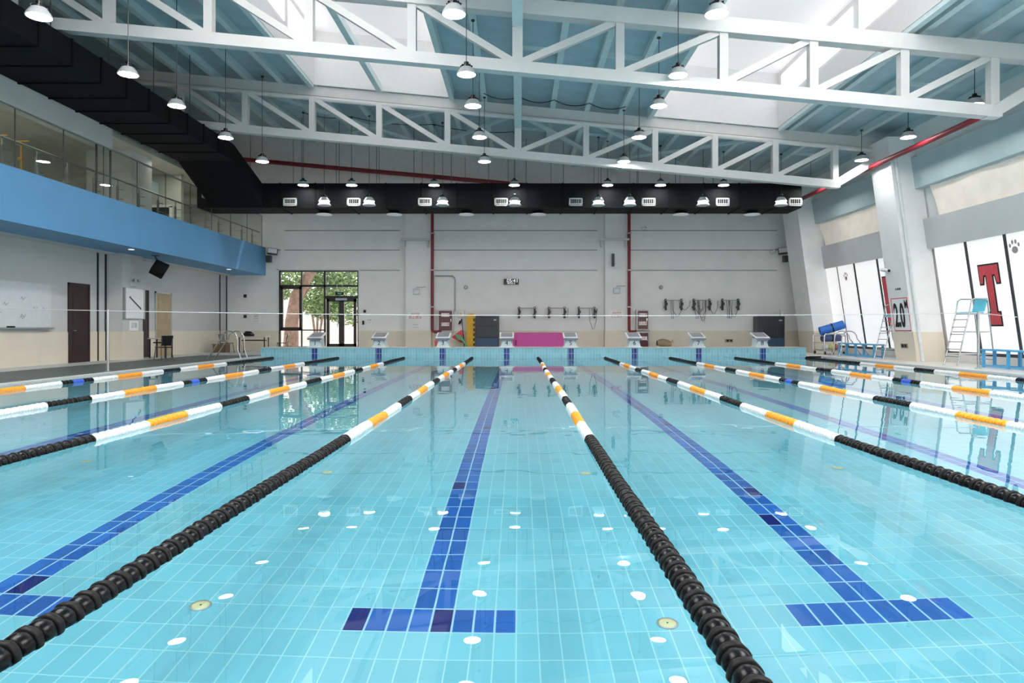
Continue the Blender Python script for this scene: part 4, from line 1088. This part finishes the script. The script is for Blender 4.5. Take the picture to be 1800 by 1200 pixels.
# trusses
NODE = [-11.9, -9.6, -7.25, -4.9, -2.5, -.03, 2.36, 4.78, 6.88, 9.0, 11.1]
def truss(label, y, pipe):
    zb = lambda X: 7.24 - SL*X; zt = lambda X: 8.62 - SL*X
    t = thing('roof_truss', label, 'roof truss', (0, y, 0), 'white steel roof trusses')
    m = MB(); m.bar((-12.2,0,zb(-12.2)), (11.2,0,zb(11.2)), .26, .27); m.build('bottom_chord', BEAMW, t)
    if pipe:
        m = MB(); m.tube([(-13.5,0,zt(-13.5)-.06),(13.0,0,zt(13.0)-.06)], .085, 12); m.build('top_chord', BEAMW, t)
        m = MB(); m.bar((-14,.25,zt(-14)+.25),(13.4,.25,zt(13.4)+.25), .25, .34); m.build('roof_girder', BEAMW, t)
    else:
        m = MB(); m.bar((-14,0,zt(-14)+.04),(13.4,0,zt(13.4)+.04), .30, .36); m.build('top_chord', BEAMW, t)
    for X in NODE:
        if abs(X + .03) < .01: w = .24
        else: w = .20
        m = MB(); m.box(X-w/2, X+w/2, -.10, .10, zb(X)+.1, zt(X)-.05); m.build('web_post', BEAMW, t)
    for i in range(len(NODE)-1):
        a, b = NODE[i], NODE[i+1]
        m = MB()
        if b < .1: m.bar((a+.1,.0,zt(a)-.1),(b-.08,0,zb(b)+.12), .14, .16)
        else: m.bar((a+.08,0,zb(a)+.12),(b-.1,0,zt(b)-.1), .14, .16)
        m.build('web_diagonal', BEAMW, t)
    m = MB(); m.bar((11.1,0,zb(11.1)),(12.9,0,zt(12.9)-.12), .26, .27); m.box(10.9,11.25,-.132,.132,zb(11.1)-.13,zb(11.1)+.13); m.build('end_post', BEAMW, t)
    m = MB(); m.bar((-12.1,0,zb(-12.1)),(-13.6,0,zt(-13.6)-.12), .26, .27); m.build('end_post', BEAMW, t)
truss('white steel roof truss nearest the camera, crossing the top of the view', 16.0, False)
truss('white steel roof truss with round top pipe, nearer the black back duct', 24.0, True)
# bulkhead over the deck end, ceiling of the far strip
s = MB(); s.hexa([(-17,31.8,6.95),(15,31.8,6.95),(15,32,6.95),(-17,32,6.95)], [(-17,31.8,zP(-17)+.2),(15,31.8,zP(15)+.2),(15,32,zP(15)+.2),(-17,32,zP(-17)+.2)]); struct('wall_bulkhead', s, mat('warm_grey_bulkhead', (.86, .81, .78), .8, var=.04))
s = MB()
for k in range(13): X = -12.5 + 2.0*k; s.box(X-.01, X+.01, 31.785, 31.8, 7, zP(X))
struct('trim_bulkhead_joints', s, mat('joint_dark_grey', (.2, .2, .2), .8))
m = MB(); pts = [at(395, 277, 31.6), at(600, 296, 31.6), at(780, 312, 31.6), at(985, 331, 31.6)]; m.tube(pts, .10, 12)
o = m.build('sprinkler_main', REDP); tag(o, 'dark red sprinkler pipe sloping across the bulkhead above the back duct', 'pipe')
# near end
s = MB(); s.box(-17.3, 15.5, -4.2, -4.0, 0, 10.8); struct('wall_near', s, WALLW)

# ------------------------------------------------------------------ black ducts
t = thing('air_duct', 'large black air duct running along the balcony and back wall', 'duct', (0, 0, 0))
m = MB(); m.box(-12.6, -10.53, -4, 25.2, 7.33, 7.95); m.build('balcony_run', BLACKD, t)
m = MB(); m.hexa([(-12.6,25.2,7.33),(-10.53,25.2,7.33),(-10.53,28.0,6.1),(-12.6,28.0,6.1)], [(-12.6,25.2,7.95),(-10.53,25.2,7.95),(-10.53,28.0,7.1),(-12.6,28.0,7.1)])
m.box(-13.6, -10.53, 25.2, 28, 6.9, 7.9) if False else None
m.build('elbow', BLACKD, t)
m = MB(); m.box(-13.2, 11.6, 28.0, 29.5, 6.1, 7.1); m.build('back_run', BLACKD, t)
y = 6.; fl = []
while y < 25:
    m = MB(); m.box(-12.62, -10.50, y-.025, y+.025, 7.30, 7.97); fl.append(m); y += 1.12
X = -9.8
while X < 11.5:
    m = MB(); m.box(X-.025, X+.025, 27.98, 29.52, 6.07, 7.12); fl.append(m); X += 1.45
FLG = (mat('black_flange', (.004, .0045, .005), .7, spec=.1))
for m in fl: m.build('flange', FLG, t)
for k in range(13):
    X = -9 + 1.55*k; m = MB(); m.tube([(X, 28.3, 7.1), (X, 28.3, zP(X))], .012, 5); m.build('hanger_rod', DARKG, t)
for k in range(8):
    y = 9 + 2.2*k; m = MB(); m.tube([(-10.7, y, 7.9), (-10.7, y, zP(-10.7))], .012, 5); m.build('hanger_rod', DARKG, t)
VG = mat('pale_grille_frame', (.42, .43, .42), .5)
for i, px in enumerate((510, 622, 747, 881, 1012, 1140, 1270, 1398)):
    d = 28.0; lb = ORD[i] + ' white-framed vent grille along the black back duct, counted from the balcony'
    t = thing('vent_grille', lb, 'vent', (bx(px, d), d, bz(355, d)), 'vent grilles on the black back duct')
    m = MB(); hw, hh = .28, .165
    m.box(-hw, hw, -.03, 0, hh-.05, hh); m.box(-hw, hw, -.03, 0, -hh, -hh+.05); m.box(-hw, -hw+.05, -.03, 0, -hh, hh); m.box(hw-.05, hw, -.03, 0, -hh, hh); m.build('frame', VG, t)
    m = MB(); m.box(-hw+.04, hw-.04, -.012, 0, -hh+.04, hh-.04); m.build('backing', BLACK, t)
    m = MB()
    for k in range(6): xx = -.20 + .08*k; m.box(xx-.008, xx+.008, -.022, -.012, -hh+.05, hh-.05)
    m.box(-hw+.05, hw-.05, -.024, -.012, -.09, -.055); m.build('blade', VG, t)
for i, px in enumerate((570, 693, 820, 946, 1197, 1322)):
    d = 28.9; t = thing('round_diffuser', ORD[i] + ' round black diffuser with pale rim under the back duct, from the balcony', 'diffuser', (bx(px, d), d, 6.1), 'round diffusers under the back duct')
    m = MB(); m.lathe([(.22, 0), (.24, -.06), (.30, -.11)], 24); m.build('drum', BLACKD, t)
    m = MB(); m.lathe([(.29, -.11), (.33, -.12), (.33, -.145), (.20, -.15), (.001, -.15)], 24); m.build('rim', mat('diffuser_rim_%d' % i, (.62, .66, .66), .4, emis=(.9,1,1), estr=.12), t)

# ------------------------------------------------------------------ pendant lamps
def lamp_proto():
    t = thing('pendant_lamp', 'x', 'pendant lamp', (0,0,0), 'round high-bay pendant lamps')
    m = MB(); m.lathe([(.10,.16),(.13,.155),(.17,.10),(.215,.03),(.222,-.004),(.207,-.004),(.207,.02)], 28); m.build('reflector', LAMPR, t)
    m = MB(); m.lathe([(.001,.010),(.206,.010),(.206,.004),(.15,.001),(.001,-.001)], 28); m.build('diffuser', LAMPE, t)
    m = MB(); m.lathe([(.125,.15),(.125,.19),(.06,.21),(.055,.28),(.02,.30)], 20)
    for k in range(8):
        a = k*PI/4; m.bar((.05*math.cos(a),.05*math.sin(a),.20),(.135*math.cos(a),.135*math.sin(a),.17), .012, .06)
    m.build('heat_sink', BLACK, t)
    return t
def wire(t, L_):
    m = MB(); m.tube([(0,0,.29),(0,0,L_)], .009, 6); m.build('wire', BLACK, t)
    m = MB(); m.lathe([(.05,L_-.05),(.05,L_)], 10); m.build('ceiling_hook', DARKG, t)
LZ = 6.91
P0 = lamp_proto(); first = True
def lamp(X, y, label, z=LZ, skirt=False):
    global first
    if first: t = P0; t.location = (X, y, z); t['label'] = label; first = False; kids = list(P0.children)
    else:
        t = P0.copy(); col.objects.link(t); t.location = (X, y, z); t['label'] = label
        for ch in PK:
            c = ch.copy(); col.objects.link(c); c.parent = t
    wire(t, zP(X) - z)
    if skirt:
        m = MB(); m.lathe([(.10,-.02),(.20,-.07),(.27,-.16),(.25,-.17),(.10,-.12)], 24); m.build('skirt', LAMPR, t)
PK = list(P0.children)
ROWN = {0: 'the row by the balcony', 1: 'the row over lane 4', 2: 'the row over lane 6', 3: 'the row by the blind wall'}
near = ['nearest', 'second nearest', 'third nearest', 'fourth nearest', 'fifth nearest', 'sixth nearest']
for i, y in enumerate((12.62, 15.5, 17.7, 20.65, 23.6)): lamp(-8.87, y, 'lit pendant lamp, %s to the camera in %s' % (near[i], ROWN[0]))
for i, y in enumerate((12.52, 15.5, 17.7, 20.6, 23.6)): lamp(-1.19, y, 'lit pendant lamp, %s to the camera in %s' % (near[i], ROWN[1]))
for i, y in enumerate((12.52, 15.55, 17.7, 20.6, 23.6)): lamp(3.63, y, 'lit pendant lamp, %s to the camera in %s' % (near[i], ROWN[2]))
for i, y in enumerate((17.6, 20.6, 23.4)): lamp(11.75, y, 'lit pendant lamp, %s to the camera in %s' % (near[i], ROWN[3]))
for i, px in enumerate((533, 618, 763, 904, 1068, 1161, 1272, 1425)): lamp((px-CX)*27.5/F, 27.5, 'lit pendant lamp, %s from the balcony in the upper row by the back duct' % ORD[i])
for i, px in enumerate((570, 649, 778, 905, 1052, 1107, 1236, 1373)): lamp((px-CX)*27.1/F, 27.1, 'lit pendant lamp with lower skirt, %s from the balcony before the back duct' % ORD[i], 6.19, True)

# cables and small fittings
def cable(label, pts):
    P_ = []
    for a, b in zip(pts[:-1], pts[1:]):
        a, b = Vector(a), Vector(b)
        for k in range(8): u = k/8; p = a.lerp(b, u); p.z -= .14*4*u*(1-u); P_.append(p)
    P_.append(Vector(pts[-1])); m = MB(); m.tube(P_, .014, 6); o = m.build('lighting_cable', BLACK); tag(o, label, 'cable', 'lighting cables under the roof')
hz = lambda X: zP(X) - .03
cable('thin black lighting cable sagging between the purlins over lanes 4 to 6', [(X, 23.2, hz(X)) for X in (-1.19, .02, 1.2, 2.4, 3.63)])
cable('thin black lighting cable sagging between the purlins by the balcony duct', [(X, 20.3, hz(X)) for X in (-10.2, -8.87, -7.5)])
cable('thin black lighting cable strung before the bulkhead over lanes 1 to 3', [(X, 27.4, hz(X)) for X in (-8.7, -6.76, -3.43, -.2)])
def small_cam(label, px, py):
    t = on_wall('security_camera', label, 'camera', px, py, 33.95, 'security cameras on the back wall')
    m = MB(); m.tube([(0,.04,0),(0,-.12,0)], .03, 8); m.build('arm', GALV, t)
    m = MB(); m.tube([(-.10,-.14,-.02),(.12,-.16,.03)], .07, 12); m.build('camera_body', WHITE, t)
    m = MB(); m.tube([(.12,-.16,.03),(.14,-.162,.034)], .055, 12); m.build('lens', BLACK, t)
small_cam('small security camera high beside the red pipe near the column speaker', 1130, 402)
small_cam('small security camera beside the floodlight in the blind-wall corner', 1356, 443)
for py, lb in ((520, 'small black wall sensor high above the grey table'), (556, 'small black wall sensor just beside the grey notice sheet')):
    m = MB(); m.box(-.07, .07, -.05, .03, -.08, .08); o = m.build('wall_sensor', BLACK, loc=at(431, py, 33.97), bevel=.01); tag(o, lb, 'sensor', 'black sensors on the back wall')

# ------------------------------------------------------------------ light, world, camera
w = bpy.data.worlds.new('daylight'); scn.world = w; w.use_nodes = True
bg = w.node_tree.nodes['Background']
sk = w.node_tree.nodes.new('ShaderNodeTexSky'); sk.sky_type = 'HOSEK_WILKIE'; sk.turbidity = 6; sk.sun_direction = (.3, -.4, .86)
mx = w.node_tree.nodes.new('ShaderNodeMix'); mx.data_type = 'RGBA'; mx.inputs['Factor'].default_value = .75
w.node_tree.links.new(sk.outputs[0], mx.inputs[6]); mx.inputs[7].default_value = (1, .99, .97, 1)
w.node_tree.links.new(mx.outputs[2], bg.inputs['Color']); bg.inputs['Strength'].default_value = 2.2
sun = bpy.data.objects.new('sun', bpy.data.lights.new('sun', 'SUN')); col.objects.link(sun); sun.data.energy = 2.5; sun.data.angle = .02
sun.rotation_euler = (math.radians(-28), math.radians(18), 0)
# added area lamps high in the unseen near rooflights fill the hall
for x0, x1 in XS:
    for yc in (-.2, 6.8):
        L_ = bpy.data.lights.new('rooflight_fill', 'AREA'); L_.shape = 'RECTANGLE'; L_.size = x1 - x0 - .2; L_.size_y = 6.6; L_.energy = 880; L_.color = (1, .985, .97)
        o = bpy.data.objects.new('rooflight_fill', L_); col.objects.link(o); xm = (x0+x1)/2; o.location = (xm, yc, zP(xm) + 1.80); o.rotation_euler = (0, math.atan(SL), 0)
cam = bpy.data.cameras.new('camera'); cam.sensor_width = 36; cam.lens = 36 * F / 1800; cam.sensor_fit = 'HORIZONTAL'
cam.shift_x = -(CX - 900) / 1800; cam.shift_y = (CY - 600) / 1800; cam.clip_start = .05; cam.clip_end = 300
co = bpy.data.objects.new('camera', cam); col.objects.link(co); co.location = (0, 0, H); co.rotation_euler = (PI/2, 0, 0)
scn.camera = co
c = scn.cycles
c.use_denoising = True; c.max_bounces = 12; c.diffuse_bounces = 5; c.transmission_bounces = 8; c.transparent_max_bounces = 12; c.glossy_bounces = 5
c.sample_clamp_indirect = 6; c.caustics_refractive = True; c.caustics_reflective = True; c.blur_glossy = .3
scn.view_settings.view_transform = 'Standard'; scn.view_settings.look = 'None'; scn.view_settings.exposure = .15; scn.view_settings.gamma = 1.
